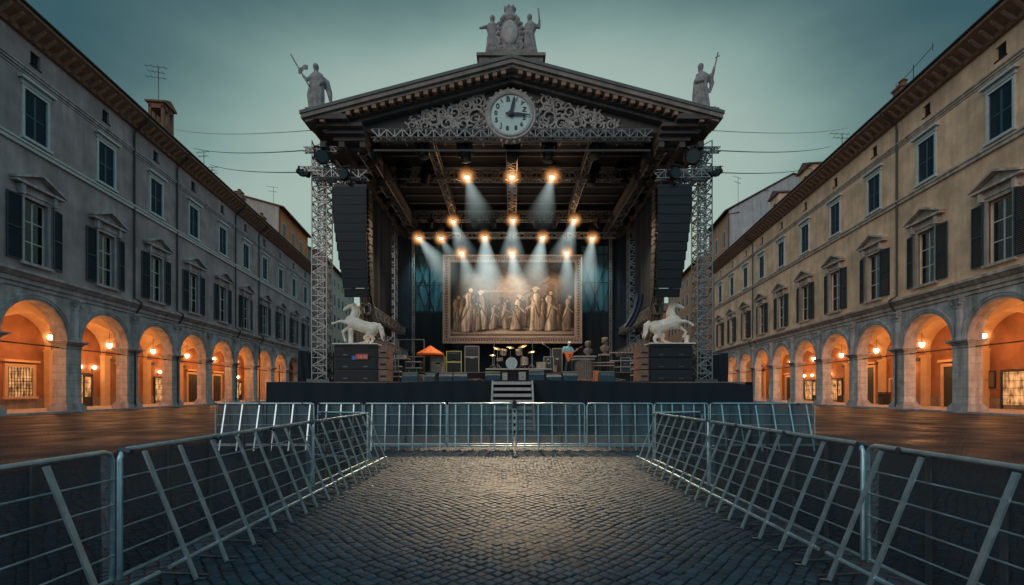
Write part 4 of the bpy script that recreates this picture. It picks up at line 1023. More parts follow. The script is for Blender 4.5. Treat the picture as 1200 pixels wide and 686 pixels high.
# rearing horses
def horse(label, base, parts, rumpx, m='white_stone'):
    t = thing('horse_statue', label, 'horse statue', base); b = Blob()
    for k, (pts, rs) in enumerate(parts['limbs']): b.cap([Vector(p) for p in pts], [r*((1.42, 1.32, 1.35)[k] if k < 3 else 1.28) for r in rs])
    for c, r, a in parts['ell']: b.ell(c, [q*1.15 for q in r], 14, 10, Matrix.Rotation(a, 3, 'Y'))
    b.fuse('horse_body', M[m], t, .022, 2)
    if 'mane' in parts:
        b = Blob(); 
        for pts, rs in parts['mane']: b.cap([Vector(p) for p in pts], rs, 6)
        b.fuse('mane', M[m], t, .02, 1)
    if 'tail' in parts:
        b = Blob()
        for pts, rs in parts['tail']: b.cap([Vector(p) for p in pts], rs, 6)
        b.fuse('tail', M[m], t, .02, 1)
    if 'plinth' in parts:
        MB().box(*parts['plinth']).build('base_slab', M[m], t)
    if 'post' in parts:
        MB().tube(parts['post'], [.11, .09, .12], 10).build('support_post', M[m], t)
    return t
YH = 21.5
def HL(cx, cy, y=0):   # left horse, crop pixels -> local
    v = P(380+cx/5.714, 340+cy/5.714, YH) - HB; return (v.x, y, v.z)
HB = P(419, 404.5, YH)
ptsL = dict(limbs=[
    ([HL(325, 262), HL(262, 246), HL(200, 222), HL(178, 205)], [.20, .195, .20, .17]),
    ([HL(185, 212), HL(196, 178), HL(205, 140), HL(196, 112)], [.17, .135, .10, .085]),
    ([HL(196, 108, 0), HL(165, 112), HL(132, 134)], [.085, .075, .045]),
    ([HL(176, 222, -.12), HL(118, 212, -.14), HL(92, 220, -.14), HL(60, 228, -.14)], [.10, .055, .04, .038]),
    ([HL(180, 235, .12), HL(140, 262, .14), HL(116, 275, .14), HL(122, 305, .14), HL(134, 338, .14)], [.11, .065, .05, .038, .042]),
    ([HL(330, 268, -.12), HL(312, 300, -.14), HL(336, 330, -.14), HL(322, 352, -.14), HL(305, 368, -.14)], [.18, .11, .06, .045, .05]),
    ([HL(318, 280, .12), HL(270, 318, .14), HL(290, 340, .14), HL(250, 352, .14), HL(205, 362, .14)], [.16, .09, .055, .04, .05])],
    ell=[(HL(330, 255), (.25, .22, .23), .2), (HL(190, 222), (.21, .2, .24), -.3), (HL(200, 92, -.05), (.02, .02, .05), .3), (HL(203, 92, .05), (.02, .02, .05), .3), (HL(160, 118), (.06, .05, .08), .9)],
    mane=[([HL(205, 95), HL(226, 120), HL(236, 155), HL(228, 185)], [.05, .06, .06, .03]), ([HL(215, 110, -.08), HL(228, 150, -.1), HL(218, 175, -.1)], [.04, .04, .02])],
    tail=[([HL(345, 238), HL(365, 232), HL(382, 258), HL(392, 300), HL(384, 330)], [.05, .08, .10, .09, .02]), ([HL(350, 245, -.05), HL(375, 262, -.06), HL(388, 310, -.06), HL(398, 345, -.05)], [.04, .06, .06, .015])],
    plinth=((0, 0, .02), (1.95, .9, .05)), post=[HL(178, 365), HL(176, 310), HL(180, 258)])
horse('white marble horse rearing leftwards on the left speaker stack', HB, ptsL, 0)
HB = P(785, 404, YH)
def HR(cx, cy, y=0):
    v = P(690+cx/4.9, 340+cy/4.9, YH) - HB; return (v.x, y, v.z)
ptsR = dict(limbs=[
    ([HR(385, 215), HR(430, 205), HR(478, 188), HR(498, 176)], [.21, .20, .20, .17]),
    ([HR(490, 185), HR(478, 150), HR(475, 120), HR(486, 92)], [.18, .14, .105, .085]),
    ([HR(488, 88), HR(515, 92), HR(540, 103)], [.085, .075, .048]),
    ([HR(505, 185, -.12), HR(545, 182, -.14), HR(568, 188, -.14), HR(592, 205, -.14)], [.10, .055, .042, .04]),
    ([HR(505, 205, .12), HR(540, 218, .14), HR(566, 240, .14), HR(548, 268, .14)], [.11, .06, .045, .042]),
    ([HR(380, 225, -.12), HR(392, 258, -.14), HR(370, 282, -.14), HR(378, 300, -.14), HR(392, 312, -.14)], [.18, .11, .06, .045, .05]),
    ([HR(395, 232, .12), HR(430, 262, .14), HR(425, 285, .14), HR(455, 298, .14), HR(485, 308, .14)], [.16, .09, .055, .042, .05])],
    ell=[(HR(383, 212), (.25, .22, .24), .2), (HR(496, 190), (.2, .2, .24), .3), (HR(482, 72, -.05), (.02, .02, .055), 0), (HR(482, 72, .05), (.02, .02, .055), 0), (HR(515, 96), (.07, .05, .06), .2)],
    mane=[([HR(478, 75), HR(462, 100), HR(450, 135), HR(448, 160)], [.05, .06, .06, .03]), ([HR(470, 92, -.08), HR(458, 125, -.09), HR(456, 150, -.08)], [.04, .04, .02])],
    tail=[([HR(368, 198), HR(345, 186), HR(325, 205), HR(322, 240), HR(308, 272)], [.05, .085, .10, .08, .03]), ([HR(360, 200, -.05), HR(338, 205, -.06), HR(330, 245, -.06), HR(315, 285, -.05)], [.04, .06, .06, .015])],
    plinth=((0, 0, .02), (2.0, .9, .05)), post=[HR(560, 318), HR(562, 290), HR(563, 262)])
horse('white marble horse rearing rightwards on the right speaker stack', HB, ptsR, 0)

# ------------------------------------------------------------------ towers and trusses
def truss_thing(name, label, p, q, w, h=None, r=.03, step=.45, group='aluminium trusses of the stage frame', cat='truss', brace=.6):
    o = truss_mb(MB(), p, q, w, h, r, step, brace=brace).build(name, M['truss']); return tag(o, label, cat, group)
for s, nm in ((-1, 'left'), (1, 'right')):
    x = s*8.58
    t = thing('truss_tower', 'tall silver lattice tower at the %s front corner of the stage' % nm, 'tower', (x, 21.6, ZS-.02), 0, 'lattice towers of the stage')
    truss_mb(MB(), (0, 0, .05), (0, 0, 10.75), .66, .66, .028, .34, brace=.6).build('lattice_mast', M['truss'], t)
    truss_mb(MB(), (s*.02, .0, .3), (s*.02, 0, 10.3), .26, .26, .02, .26, brace=.7).build('inner_mast', M['truss'], t)
    MB().b2(-.5, .5, -.5, .5, 0, .12).build('base_plate', M['alu_dark'], t)
    MB().b2(-.38, .38, -.38, .38, 9.2, 9.5).build('sleeve_block', M['truss'], t)
    t = thing('truss_tower', 'slim lattice pillar at the %s rear of the stage' % nm, 'tower', (s*7.75, 30.6, rz+.03), 0, 'lattice towers of the stage')
    truss_mb(MB(), (0, 0, 0), (0, 0, 12.3-rz), .62, .62, .04, .5).build('lattice_mast', M['truss'], t)
    t = thing('truss_tower', 'slim lattice pillar inside the %s wing next to the black curtain' % nm, 'tower', (s*6.4, 31.0, rz+.03), 0, 'lattice towers of the stage')
    truss_mb(MB(), (0, 0, 0), (0, 0, 12.3-rz), .14, .14, .022, .4).build('lattice_mast', M['truss'], t)
    truss_thing('roof_truss', 'heavy side truss running from front to back along the %s edge of the stage roof' % nm, (s*8.3, 21.6, 11.75), (s*8.0, 31, 11.85), .6, .7, .04, .5)
    truss_thing('roof_truss', 'second side truss just inside the %s edge of the stage roof' % nm, (s*6.5, 20.9, 12.3), (s*6.5, 31.5, 12.3), .45, .5, .035, .5)
    truss_thing('roof_truss', 'front to back roof truss midway between centre and the %s side' % nm, (s*3.65, 20.9, 12.75), (s*3.65, 30, 12.75), .34, .34, .032, .5)
    truss_thing('gallery_truss', 'upper side gallery truss in the %s wing' % nm, (s*6.9, 22.4, 5.55), (s*7.1, 31.2, 5.55), .3, .45, .035, .45, 'gallery trusses in the wings')
    truss_thing('gallery_truss', 'lower side gallery truss in the %s wing' % nm, (s*6.7, 22.6, 4.05), (s*6.9, 31.2, 4.05), .3, .4, .035, .45, 'gallery trusses in the wings')
    truss_thing('cross_truss', 'horizontal outrigger truss above the %s speaker column' % nm, (s*8.6, 20.85, 11.1), (s*6.3, 20.95, 11.1), .3, .35, .03, .4)
truss_thing('roof_truss', 'centre front to back roof truss above the drums', (0, 20.9, 12.75), (0, 30, 12.75), .5, .34, .032, .45)
truss_thing('roof_truss', 'front cross truss under the clock', (-5.95, 20.35, 12.55), (5.95, 20.35, 12.55), .3, .34, .03, .33)
truss_thing('roof_truss', 'middle cross truss carrying three lit lamps', (-6.3, 24.4, 12.65), (6.3, 24.4, 12.65), .4, .5, .033, .42)
truss_thing('roof_truss', 'rear cross truss above the painting', (-6.5, 29.9, 12.55), (6.5, 29.9, 12.55), .4, .5, .035, .45)
truss_thing('roof_truss', 'lowest rear cross truss just above the picture frame', (-6.6, 30.4, 11.55), (6.6, 30.4, 11.55), .3, .3, .03, .5)
# ------------------------------------------------------------------ curtains, scrims
def curtain(name, label, p, q, z0, z1, m='cloth', wave=.07, freq=5.0, group=None, cat='curtain'):
    p, q = Vector(p), Vector(q); L_ = (q-p).length; d = (q-p).normalized(); n = Vector((-d.y, d.x, 0))
    nu = max(20, int(L_*14))
    o = MB().grid(lambda u, v: tuple(p+d*(L_*u)+n*(wave*math.sin(u*L_*freq)+wave*.4*math.sin(u*L_*freq*2.3+v))+Vector((0, 0, z0+(z1-z0)*v))), nu, 4).build(name, M[m], smooth=True)
    return tag(o, label, cat, group)
curtain('back_curtain', 'black backdrop curtain hanging behind the painting', (-9.0, 33.0, 0), (9.0, 33.0, 0), ZS, 13.25, 'navy_cloth')
for s, nm in ((-1, 'left'), (1, 'right')):
    curtain('wing_curtain', 'black side curtain closing the %s wing' % nm, (s*7.6, 24.7, 0), (s*7.5, 29.4, 0), 5.0, 12.2, 'navy_cloth', group='black wing curtains')
    curtain('leg_curtain', 'narrow black leg curtain beside the %s rear pillar' % nm, (s*7.6, 31.2, 0), (s*6.45, 31.2, 0), rz, 11.6, 'navy_cloth', group='black leg curtains')
    xa, xb = sorted((s*(600-519)*32/F, s*(600-487)*32/F))
    z0, z1 = P(0, 398, 32).z, P(0, 298, 32).z
    t = thing('teal_scrim', 'tall blue green lit scrim with crossed bracing %s of the painting' % nm, 'scrim', ((xa+xb)/2, 32.2, z0), 0, 'teal scrims beside the painting'); wd = xb-xa
    MB().grid(lambda u, v: (-wd/2+wd*u, .04*math.sin(u*30), (z1-z0+.6)*v), 40, 3).build('cloth', M['teal'], t, smooth=True)
    fr = MB()
    for x_ in (-wd/2, wd/2, 0): fr.tube([(x_, -.15, 0), (x_, -.15, z1-z0+.6)], .035, 6)
    for k in range(4): fr.tube([(-wd/2, -.15, (z1-z0)*k/3), (wd/2, -.15, (z1-z0)*k/3)], .03, 6)
    fr.build('frame', M['black'], t)
    for (a, b2_) in (((-wd/2, 0), (wd/2, 1)), ((-wd/2, 1), (wd/2, 0)), ((-wd/2, .5), (0, 1)), ((0, .0), (wd/2, .6)), ((-wd/2, .7), (wd*.2, 0))):
        MB().tube([(a[0], -.2, (z1-z0)*a[1]), (b2_[0], -.2, (z1-z0)*b2_[1])], .03, 5).build('brace', M['black'], t)
    # low black curtain hanging in front of the scrim foot
    curtain('low_curtain', 'low black cloth with rounded top below the %s teal scrim' % nm, (xa-.3, 31.7, 0), (xb+.2, 31.7, 0), rz, P(0, 366, 31.7).z, group='low black cloths')
# ------------------------------------------------------------------ painting
pw, ph = (682-520)*31/F, (403-300)*31/F
pc = P(600.5, 351.5, 31)
pt = thing('framed_painting', 'huge sepia painting of robed figures in a gilt frame at the back of the stage', 'painting', (pc.x, 31, pc.z))
fw = .48
mb = MB()
for (a, b_, c, d) in ((-pw/2, pw/2, ph/2-fw, ph/2), (-pw/2, pw/2, -ph/2, -ph/2+fw), (-pw/2, -pw/2+fw, -ph/2+fw, ph/2-fw), (pw/2-fw, pw/2, -ph/2+fw, ph/2-fw)): mb.b2(a, b_, -.16, .1, c, d)
for e0, e1, pr in ((.0, .09, .26), (.36, .46, .22)):
    for (a, b_, c, d) in ((-pw/2+e0, pw/2-e0, ph/2-e1, ph/2-e0), (-pw/2+e0, pw/2-e0, -ph/2+e0, -ph/2+e1), (-pw/2+e0, -pw/2+e1, -ph/2+e1, ph/2-e1), (pw/2-e1, pw/2-e0, -ph/2+e1, ph/2-e1)): mb.b2(a, b_, -pr, -.16, c, d)
mb.build('frame', M['gold'], pt)
mb = MB()
n = int(pw/.17)
for i in range(n):
    x = -pw/2+.1+(pw-.2)*i/(n-1)
    for z in (-ph/2+.225, ph/2-.225): mb.ell((x, -.17, z), (.055, .06, .085), 6, 4)
n = int(ph/.17)
for i in range(2, n-2):
    z = -ph/2+.1+(ph-.2)*i/(n-1)
    for x in (-pw/2+.225, pw/2-.225): mb.ell((x, -.17, z), (.085, .06, .055), 6, 4)
mb.build('frame_beading', M['woodside'], pt)
def paint():
    NX, NY = 420, 260
    rng = np.random.default_rng(11)
    X, Y = np.meshgrid(np.linspace(0, 1, NX), np.linspace(0, 1, NY), indexing='ij')   # Y up
    def noise(fx, fy, oc=4):
        o = np.zeros_like(X); amp = 1
        for k in range(oc):
            gx, gy = int(fx*2**k)+2, int(fy*2**k)+2; g = rng.random((gx+1, gy+1))
            u = X*(gx-1); v = Y*(gy-1); i = u.astype(int).clip(0, gx-1); j = v.astype(int).clip(0, gy-1); a = u-i; b = v-j
            a = a*a*(3-2*a); b = b*b*(3-2*b)
            o += amp*((g[i, j]*(1-a)+g[i+1, j]*a)*(1-b)+(g[i, j+1]*(1-a)+g[i+1, j+1]*a)*b); amp *= .55
        return (o-o.min())/(o.max()-o.min())
    lum = .09+.12*noise(4, 3)+.22*np.exp(-((X-.55)/.28)**2-((Y-.62)/.4)**2)
    lum -= .18*np.exp(-((X)/.18)**2)+.16*np.exp(-((X-1)/.16)**2)
    # receding architecture
    def box(x0, x1, y0, y1, v, sf=.004):
        nonlocal lum
        m = 1/(1+np.exp(-(X-x0)/sf))*1/(1+np.exp((X-x1)/sf))*1/(1+np.exp(-(Y-y0)/sf))*1/(1+np.exp((Y-y1)/sf)); lum = lum*(1-m*.8)+v*m*.8
    box(.76, .86, .1, .78, .34); box(.775, .845, .1, .72, .22); box(.62, .635, .1, .68, .45); box(.70, .715, .1, .72, .42)
    top = .60+(X-.58)*.9
    lum = np.where((X > .58) & (X < .80) & (np.abs(Y-top) < .016), .34, lum); lum = np.where((X > .58) & (X < .80) & (np.abs(Y-top+.045) < .01), .2, lum)
    for k in range(7): box(.27+k*.055, .285+k*.055, .35, .62-.02*abs(k-3), .36)
    box(.26, .62, .60, .625, .5); box(.30, .58, .65, .66, .4); box(.42, .46, .62, .78, .42)
    lum += .12*noise(40, 30, 2)-.06
    # ground
    g = 1/(1+np.exp((Y-.10-.01*np.sin(X*20))/.012)); lum = lum*(1-g)+(.62+.12*noise(20, 3))*g
    lum = np.where(Y < .035, .28, lum)
    fold = noise(60, 5, 3); fold2 = noise(110, 8, 2)
    def fig(cx, foot, h, wd, lead=.5, hi=.72, lo=.07, lean=0.0, veil=False):
        nonlocal lum
        t = ((Y-foot)/h); c = cx+lean*t+.12*wd*np.sin(t*5+cx*31)
        sag = 1.0-.30*t+.13*np.sin(t*7+cx*40)-.22*np.exp(-((t-.62)/.09)**2)
        prof = wd*np.where(t < .74, sag, np.sqrt(np.clip((.875-t)/.135, 0, 1))*.86)
        inside = (np.abs(X-c) < prof*(1+.25*(fold-.5))) & (t > 0) & (t < .875)
        u = (X-c)/np.maximum(prof, 1e-4)
        sh = hi*(.78-.55*(u-.5*(lead-.5)))*(.25+1.15*fold)*(.55+.8*fold2)
        dr = np.exp(-((t-.55-.35*u*(1 if lead > .45 else -1))/.045)**2); sh = sh*(1-.75*dr)
        edge = np.clip((1-np.abs(u))*3.5, 0, 1)
        sh = lo+(sh-lo)*edge
        lum = np.where(inside, sh, lum)
        sd = 1 if lead > .45 else -1
        ax = X-c; am = (np.abs(t-(.62-.10*sd*ax/wd)) < .028) & (sd*ax > 0) & (sd*ax < wd*1.35); lum = np.where(am, hi*.75*(.5+.7*fold2), lum)
        hr = h*.058; hx = c+.25*hr*sd; e = ((X-hx)/(hr*.66))**2+((Y-(foot+h*.915))/hr)**2
        lum = np.where(e < 1.7, lo*1.5, lum); e2 = ((X-hx-.15*hr*sd)/(hr*.46))**2+((Y-(foot+h*.905))/(hr*.8))**2
        lum = np.where(e2 < 1, hi*(.6+.35*fold2), lum)
        if veil: lum = np.where((e < 1.9) & (Y > foot+h*.925), hi*.75, lum)
        shd = np.exp(-((X-c-.03)/(wd*1.2))**2-((Y-foot)/.02)**2)*.35; lum = lum-shd*(Y < foot+.01)
    for a in ((.47, .13, .36, .028, .4, .45), (.40, .13, .32, .026, .5, .4), (.37, .13, .30, .024, .5, .38), (.60, .13, .36, .022, .4, .4), (.53, .13, .34, .02, .5, .42), (.31, .13, .36, .022, .5, .34), (.42, .14, .40, .02, .4, .30), (.64, .13, .42, .024, .5, .32), (.77, .13, .44, .024, .5, .3), (.84, .13, .40, .022, .4, .3), (.17, .13, .46, .024, .5, .3), (.03, .12, .4, .02, .5, .3)): fig(*a)
    fig(.055, .07, .50, .042, .5, .55); fig(.10, .07, .52, .035, .5, .42); fig(.14, .06, .62, .052, .6, .82, .1, .01); fig(.20, .08, .5, .03, .3, .45)
    fig(.265, .09, .54, .052, .4, .88, .12, -.01, True); fig(.225, .08, .40, .03, .3, .6); fig(.345, .10, .34, .032, .6, .72); fig(.45, .10, .42, .046, .5, .58, .08)
    fig(.545, .09, .48, .045, .5, .86, .12, .0, True); fig(.53, .09, .34, .05, .4, .78); fig(.69, .08, .60, .058, .4, .95, .14, .0, True); fig(.745, .09, .45, .03, .4, .5)
    fig(.81, .08, .56, .05, .5, .72, .1, -.01); fig(.885, .09, .36, .03, .4, .4); fig(.935, .08, .50, .036, .6, .78, .1, .01)
    lum = lum**1.25
    lum += .16*(noise(90, 60, 2)-.5)*np.clip(lum*2, .2, 1)
    lum *= .55+.45*np.clip(np.minimum.reduce([X, 1-X])*9, 0, 1); lum = lum.clip(.02, 1)
    rgb = np.stack([lum**1.15*.80, lum**1.27*.63, lum**1.4*.50, np.ones_like(lum)], -1)
    return NX, NY, rgb
NX, NY, rgb = paint()
mb = MB(); cw, ch = pw-2*fw+.04, ph-2*fw+.04
me = mb.grid(lambda u, v: (-cw/2+cw*u, -.10, -ch/2+ch*v), NX-1, NY-1).mesh('canvas')
at = me.color_attributes.new('paint', 'FLOAT_COLOR', 'POINT'); at.data.foreach_set('color', rgb.reshape(-1).astype(np.float32))
m_, nt_, out_ = new_mat('painted_canvas'); bb = nt_.nodes.new('ShaderNodeBsdfPrincipled'); vc = nt_.nodes.new('ShaderNodeVertexColor'); vc.layer_name = 'paint'
nt_.links.new(vc.outputs[0], bb.inputs['Base Color']); bb.inputs['Roughness'].default_value = .6; nt_.links.new(bb.outputs[0], out_.inputs[0])
me.materials.append(m_); link('canvas', me, pt)
# ------------------------------------------------------------------ loudspeakers
for s, nm in ((-1, 'left'), (1, 'right')):
    t = thing('line_array', 'tall black hanging column of loudspeakers on the %s of the stage' % nm, 'speaker column', (0, 0, 0), 0, 'hanging speaker columns')
    n = 12; top = P(0, 221, 20.6).z; hcab = (P(0, 221, 20.6).z-P(0, 346, 20.6).z)/n
    tilt = 0; y = 20.9; z = top
    for i in range(n):
        wd = 1.47-.42*(max(0, i-2)/(n-3))**1.1
        inner = (600-431)*20.6/F; xc = s*(inner+wd/2+(0.02))
        tilt = R(1.0*i); c = Vector((xc, y, z-hcab/2))
        rt = Matrix.Rotation(-tilt, 3, 'X') 
        cb = MB().prism_x([(-.42, hcab*.49), (.42, hcab*.40), (.42, -hcab*.40), (-.42, -hcab*.49)], -wd/2, wd/2).build('cabinet', M['black'], t, loc=c)
        cb.rotation_euler = (tilt, 0, 0)
        MB().b2(-wd/2+.04, wd/2-.04, -.44, -.422, -hcab*.42, hcab*.42).build('grille', M['grille'], cb)
        for q in (-1, 1): MB().b2(q*wd/2-.02*(q > 0), q*wd/2+.02*(q < 0), -.445, -.1, -hcab*.44, hcab*.44).b2(q*(wd/2+.005)-.012, q*(wd/2+.005)+.012, -.3, .2, -.03, .03).build('side_rail', M['iron'], cb)
        y += math.sin(tilt)*hcab*.8; z -= hcab*.995
    xc = s*((600-431)*20.6/F+.73)
    MB().b2(xc-.7, xc+.7, 20.5, 20.62, top+.02, top+.14).b2(xc-.7, xc+.7, 21.2, 21.32, top+.02, top+.14).b2(xc-.06, xc+.06, 20.3, 21.5, top+.1, top+.22).build('rigging_frame', M['iron'], t)
    for q in (-.45, .45): MB().tube([(xc+q, 20.9, top+.1), (xc+q*.8, 20.92, 11.0)], .03, 6).build('chain', M['iron'], t)
    # ground stack under the horse
    cx0, cx1 = ((391, 442) if s < 0 else (761, 812)); yy = 21.25
    xa, xb = (cx0-600)*yy/F, (cx1-600)*yy/F; zt_ = P(0, 405.5, yy).z
    t = thing('speaker_stack', 'black subwoofer stack with plywood inner side under the %s horse' % nm, 'speaker stack', ((xa+xb)/2, yy, ZS), 0, 'speaker stacks under the horses')
    hw_ = (xb-xa)/2; hh = (zt_-ZS)
    for k in range(3):
        z0, z1 = ZS*0+hh*k/3, hh*(k+1)/3
        cb = MB().b2(-hw_, hw_, 0.03, 1.15, z0+.012, z1-.012).build('cabinet', M['black'], t)
        MB().b2(-hw_+.06, hw_-.06, .0, .028, z0+.06, z1-.06).build('grille', M['grille'], cb)
        for hx in (-.45, .45): MB().b2(hx-.1, hx+.1, -.02, -.001, z0+.10, z0+.16).build('handle', M['alu_dark'], cb)
    # ply side panel towards the centre, set back from the front
    xi = (-s)*hw_; wv = -s*.42
    a, b_ = sorted((xi-s*.004, xi+wv))
    for k in range(3):
        z0, z1 = hh*k/3, hh*(k+1)/3; MB().b2(a, b_, .1, 1.1, z0+.02, z1-.02).build('plywood_box', M['woodside'], t); MB().b2(a+.1, b_-.05, .08, .099, z0+.2, z0+.27).build('slot', M['dark'], t)
    MB().b2(-hw_-.03, hw_+.03, -.03, 1.2, hh-.0, hh+.05).build('top_board', M['alu_dark'], t)
    if s < 0:
        sg = thing('small_sign', 'small red and blue sign on the front of the left speaker stack', 'sign', (P(423, 415, yy-.04).x, yy-.045, P(423, 418.5, yy).z))
        MB().b2(-.22, .32, -.02, .0, -.11, .13).build('red_panel', M['red'], sg); MB().b2(-.40, -.23, -.02, .0, -.13, .05).build('blue_panel', M['blue'], sg)
        lt = MB()
        for k, x_ in enumerate((-.12, -.02, .07, .13, .21)): lt.b2(x_, x_+(.05, .06, .02, .05, .05)[k], -.026, -.0205, -.06, .06)
        lt.build('lettering', M['signtext'], sg)
# side windbreak boxes
for s, nm, x0, x1, ytop in ((-1, 'left', 349, 378, 411), (1, 'right', 822, 853, 414)):
    yy = 22.2; xa, xb = (x0-600)*yy/F, (x1-600)*yy/F; zt_ = P(0, ytop, yy).z
    t = thing('black_screen', 'black cloth covered frame at the outer %s edge of the stage' % nm, 'screen', (0, 0, 0), 0, 'cloth covered frames at the stage ends')
    MB().grid(lambda u, v: (xa+(xb-xa)*u, yy+.04*math.sin(u*22+v*3)-.1*v*(1-v), ZS+(zt_-ZS-.1*math.sin(u*PI))*v), 40, 10).grid(lambda u, v: ((xb if s < 0 else xa), yy+1.6*u, ZS+(zt_-ZS)*v), 8, 4).build('cloth', M['skirt'], t, smooth=True)
    f_ = MB()
    for x_ in (xa, xb): f_.tube([(x_, yy+.05, ZS), (x_, yy+.05, zt_)], .035, 6).tube([(x_, yy+.05, zt_), (x_, yy+1.6, zt_)], .035, 6)
    f_.tube([(xa, yy+.05, zt_), (xb, yy+.05, zt_)], .035, 6).tube([(xb if s < 0 else xa, yy+.1, ZS), ((xa if s < 0 else xb)-.0, yy+.1, ZS-.1)], .03, 6); f_.build('frame', M['alu_dark'], t)
if True:
    for s, nm in ((-1, 'left'), (1, 'right')):  # pale swagged cloths hanging behind the horses
        o = MB().grid(lambda u, v: (s*(7.3-.62*u-.5*(1-v)**2+.03*math.sin(u*31+v)), 22.9+.07*math.sin(u*27+v*3)+.05*math.sin(u*9+v*8), P(0, 344, 23).z-(1-v)*2.6*(1-.25*u)), 40, 20).build('hanging_drape', M['beige_drape'], smooth=True)
        tag(o, 'curved tan drape hanging behind the %s horse' % nm, 'drape', 'tan drapes behind the horses')
    o = MB().grid(lambda u, v: (6.25-.42*u-.6*(1-v)**2, 22.6+.1*math.sin(u*14), P(0, 346, 23).z-(1-v)*1.6), 20, 20).build('hanging_drape', M['blue_drape'], smooth=True)
    tag(o, 'narrow dark blue drape hanging beside the tan one behind the right horse', 'drape')
# ------------------------------------------------------------------ stage lights
def mover(lit):
    t = thing('stage_light', '', 'stage light')
    MB().b2(-.05, .05, -.04, .04, .34, .6).b2(-.12, .12, -.03, .03, .30, .36).build('clamp', M['iron'], t)
    MB().b2(-.19, .19, -.15, .15, .14, .32).build('base_box', M['black'], t)
    yk = MB().b2(-.22, -.17, -.06, .06, -.16, .2).b2(.17, .22, -.06, .06, -.16, .2).b2(-.2, .2, -.06, .06, .10, .15).build('yoke', M['black'], t)
    MB().lathe([(.08, .2), (.15, .14), (.165, -.05), (.14, -.16), (.155, -.24), (.14, -.25)], 16, (0, 0, -.08)).build('lamp_head', M['black'], t, smooth=True)
    return t
def lit_add(t, d, L_):
    ls = MB().lathe([(.105, -.338), (.105, -.345), (.06, -.36)], 16).build('lens', M['lens'], t)
    h = MB().ell((0, 0, 0), (1, 1, 1), 16, 10).build('glow', M['halo'], t, smooth=True); h.location = (0, -.1, -.36); h.scale = (.62, .62, .62)
    n = 20
    bm_ = MB().lathe([(.03, 0), (.33, -1)], 24).build('light_beam', M['beam'], t, smooth=True)
    bm_.location = (0, 0, -.3); bm_.scale = (L_*1.12,)*3; bm_.rotation_euler = Vector(d).to_track_quat('-Z', 'Y').to_euler()
    return t
LIT = [  # px, py, Y, dir, length, text
 (547, 208, 24.2, (.30, -.3, -1), 2.7, 'lit stage light on the middle truss, left of centre'), (600, 208, 24.2, (0, -.5, -1), 1.2, 'lit stage light at the centre of the middle truss'), (647, 208, 24.2, (-.25, -.3, -1), 2.7, 'lit stage light on the middle truss, right of centre'),
 (531, 260, 29.5, (.35, -.3, -1), 3.0, 'lit stage light on the rear truss, left one'), (601, 259, 29.5, (-.02, -.3, -1), 3.6, 'lit stage light at the centre of the rear truss'), (673, 259, 29.5, (-.32, -.3, -1), 3.4, 'lit stage light on the rear truss, right one'),
 (491, 280, 30.0, (.75, -.1, -1), 3.6, 'lit stage light above the left teal scrim'), (517, 280, 29.8, (.5, -.3, -1), 2.2, 'lit stage light just above the upper left corner of the picture frame'), (568, 279, 29.8, (.08, -.3, -1), 5.4, 'lit stage light with the broadest beam, left of centre above the frame'),
 (636, 279, 29.8, (-.2, -.3, -1), 4.2, 'lit stage light above the picture frame, right of centre'), (694, 280, 30.0, (-.15, -.1, -1), 3.8, 'lit stage light above the right teal scrim'),
 (541, 297, 29.4, (.3, -.3, -1), 3.4, 'lit stage light in front of the painting top, left one'), (600, 297, 29.4, (.12, -.3, -1), 4.0, 'lit stage light in front of the painting top, middle one'), (664, 297, 29.4, (0, -.3, -1), 3.4, 'lit stage light in front of the painting top, right one')]
base_m = mover(False)
firstm = True
for (px, py, Y, d, L_, lab) in LIT:
    t = mover(True); p = P(px, py, Y); t.location = (p.x, p.y, p.z+.36)
    t['label'] = lab; t['group'] = 'lit stage lights'; lit_add(t, d, L_)
    if py > 270:   # hung on a drop pipe
        MB().tube([(0, 0, .5), (0, 0, 12.3-p.z-.36)], .025, 6).build('drop_pipe', M['iron'], t)
    elif py < 215: MB().tube([(0, 0, .5), (0, 0, 12.45-p.z-.36)], .025, 6).build('drop_pipe', M['iron'], t)
def wash(px, py, Y, tgt, e, c, ang=40, size=.14):
    p = P(px, py, Y); return light('SPOT', 'stage_beam_light', (p.x, p.y-.3, p.z-.12), e, c, None, size, R(ang), tgt, .8)
WARM = (1, .70, .42)
wash(541, 297, 29.4, (-2.2, 31, 7.4), 420, WARM, 70); wash(600, 297, 29.4, (0, 31, 7.2), 480, WARM, 75); wash(664, 297, 29.4, (2.6, 31, 7.2), 420, WARM, 70)
wash(568, 279, 29.8, (-1.2, 31, 6.6), 260, (.75, .9, 1), 60); wash(636, 279, 29.8, (1.3, 31, 6.6), 260, (1, .8, .6), 60)
wash(491, 280, 30.0, (-5.6, 32.2, 7.5), 300, (.45, .9, 1), 75); wash(694, 280, 30.0, (5.6, 32.2, 7.5), 300, (.45, .9, 1), 75)
wash(547, 208, 24.2, (-3, 25.5, rz), 1500, (1, .75, .5), 60); wash(647, 208, 24.2, (3, 25.5, rz), 1500, (1, .75, .5), 60)
wash(600, 208, 24.2, (0, 11.2, 0), 19000, (1, .75, .48), 26.5, .25)
wash(601, 259, 29.5, (-4.5, 21.5, 2.3), 900, (1, .8, .6), 50); wash(601, 259, 29.5, (4.5, 21.5, 2.3), 900, (1, .8, .6), 50)
wash(531, 260, 29.5, (-6, 23, 3), 1500, WARM, 75); wash(673, 260, 29.5, (6, 23, 3), 1500, WARM, 75)
wash(601, 259, 29.5, (0, 24.5, 2.5), 1300, (1, .82, .6), 70)
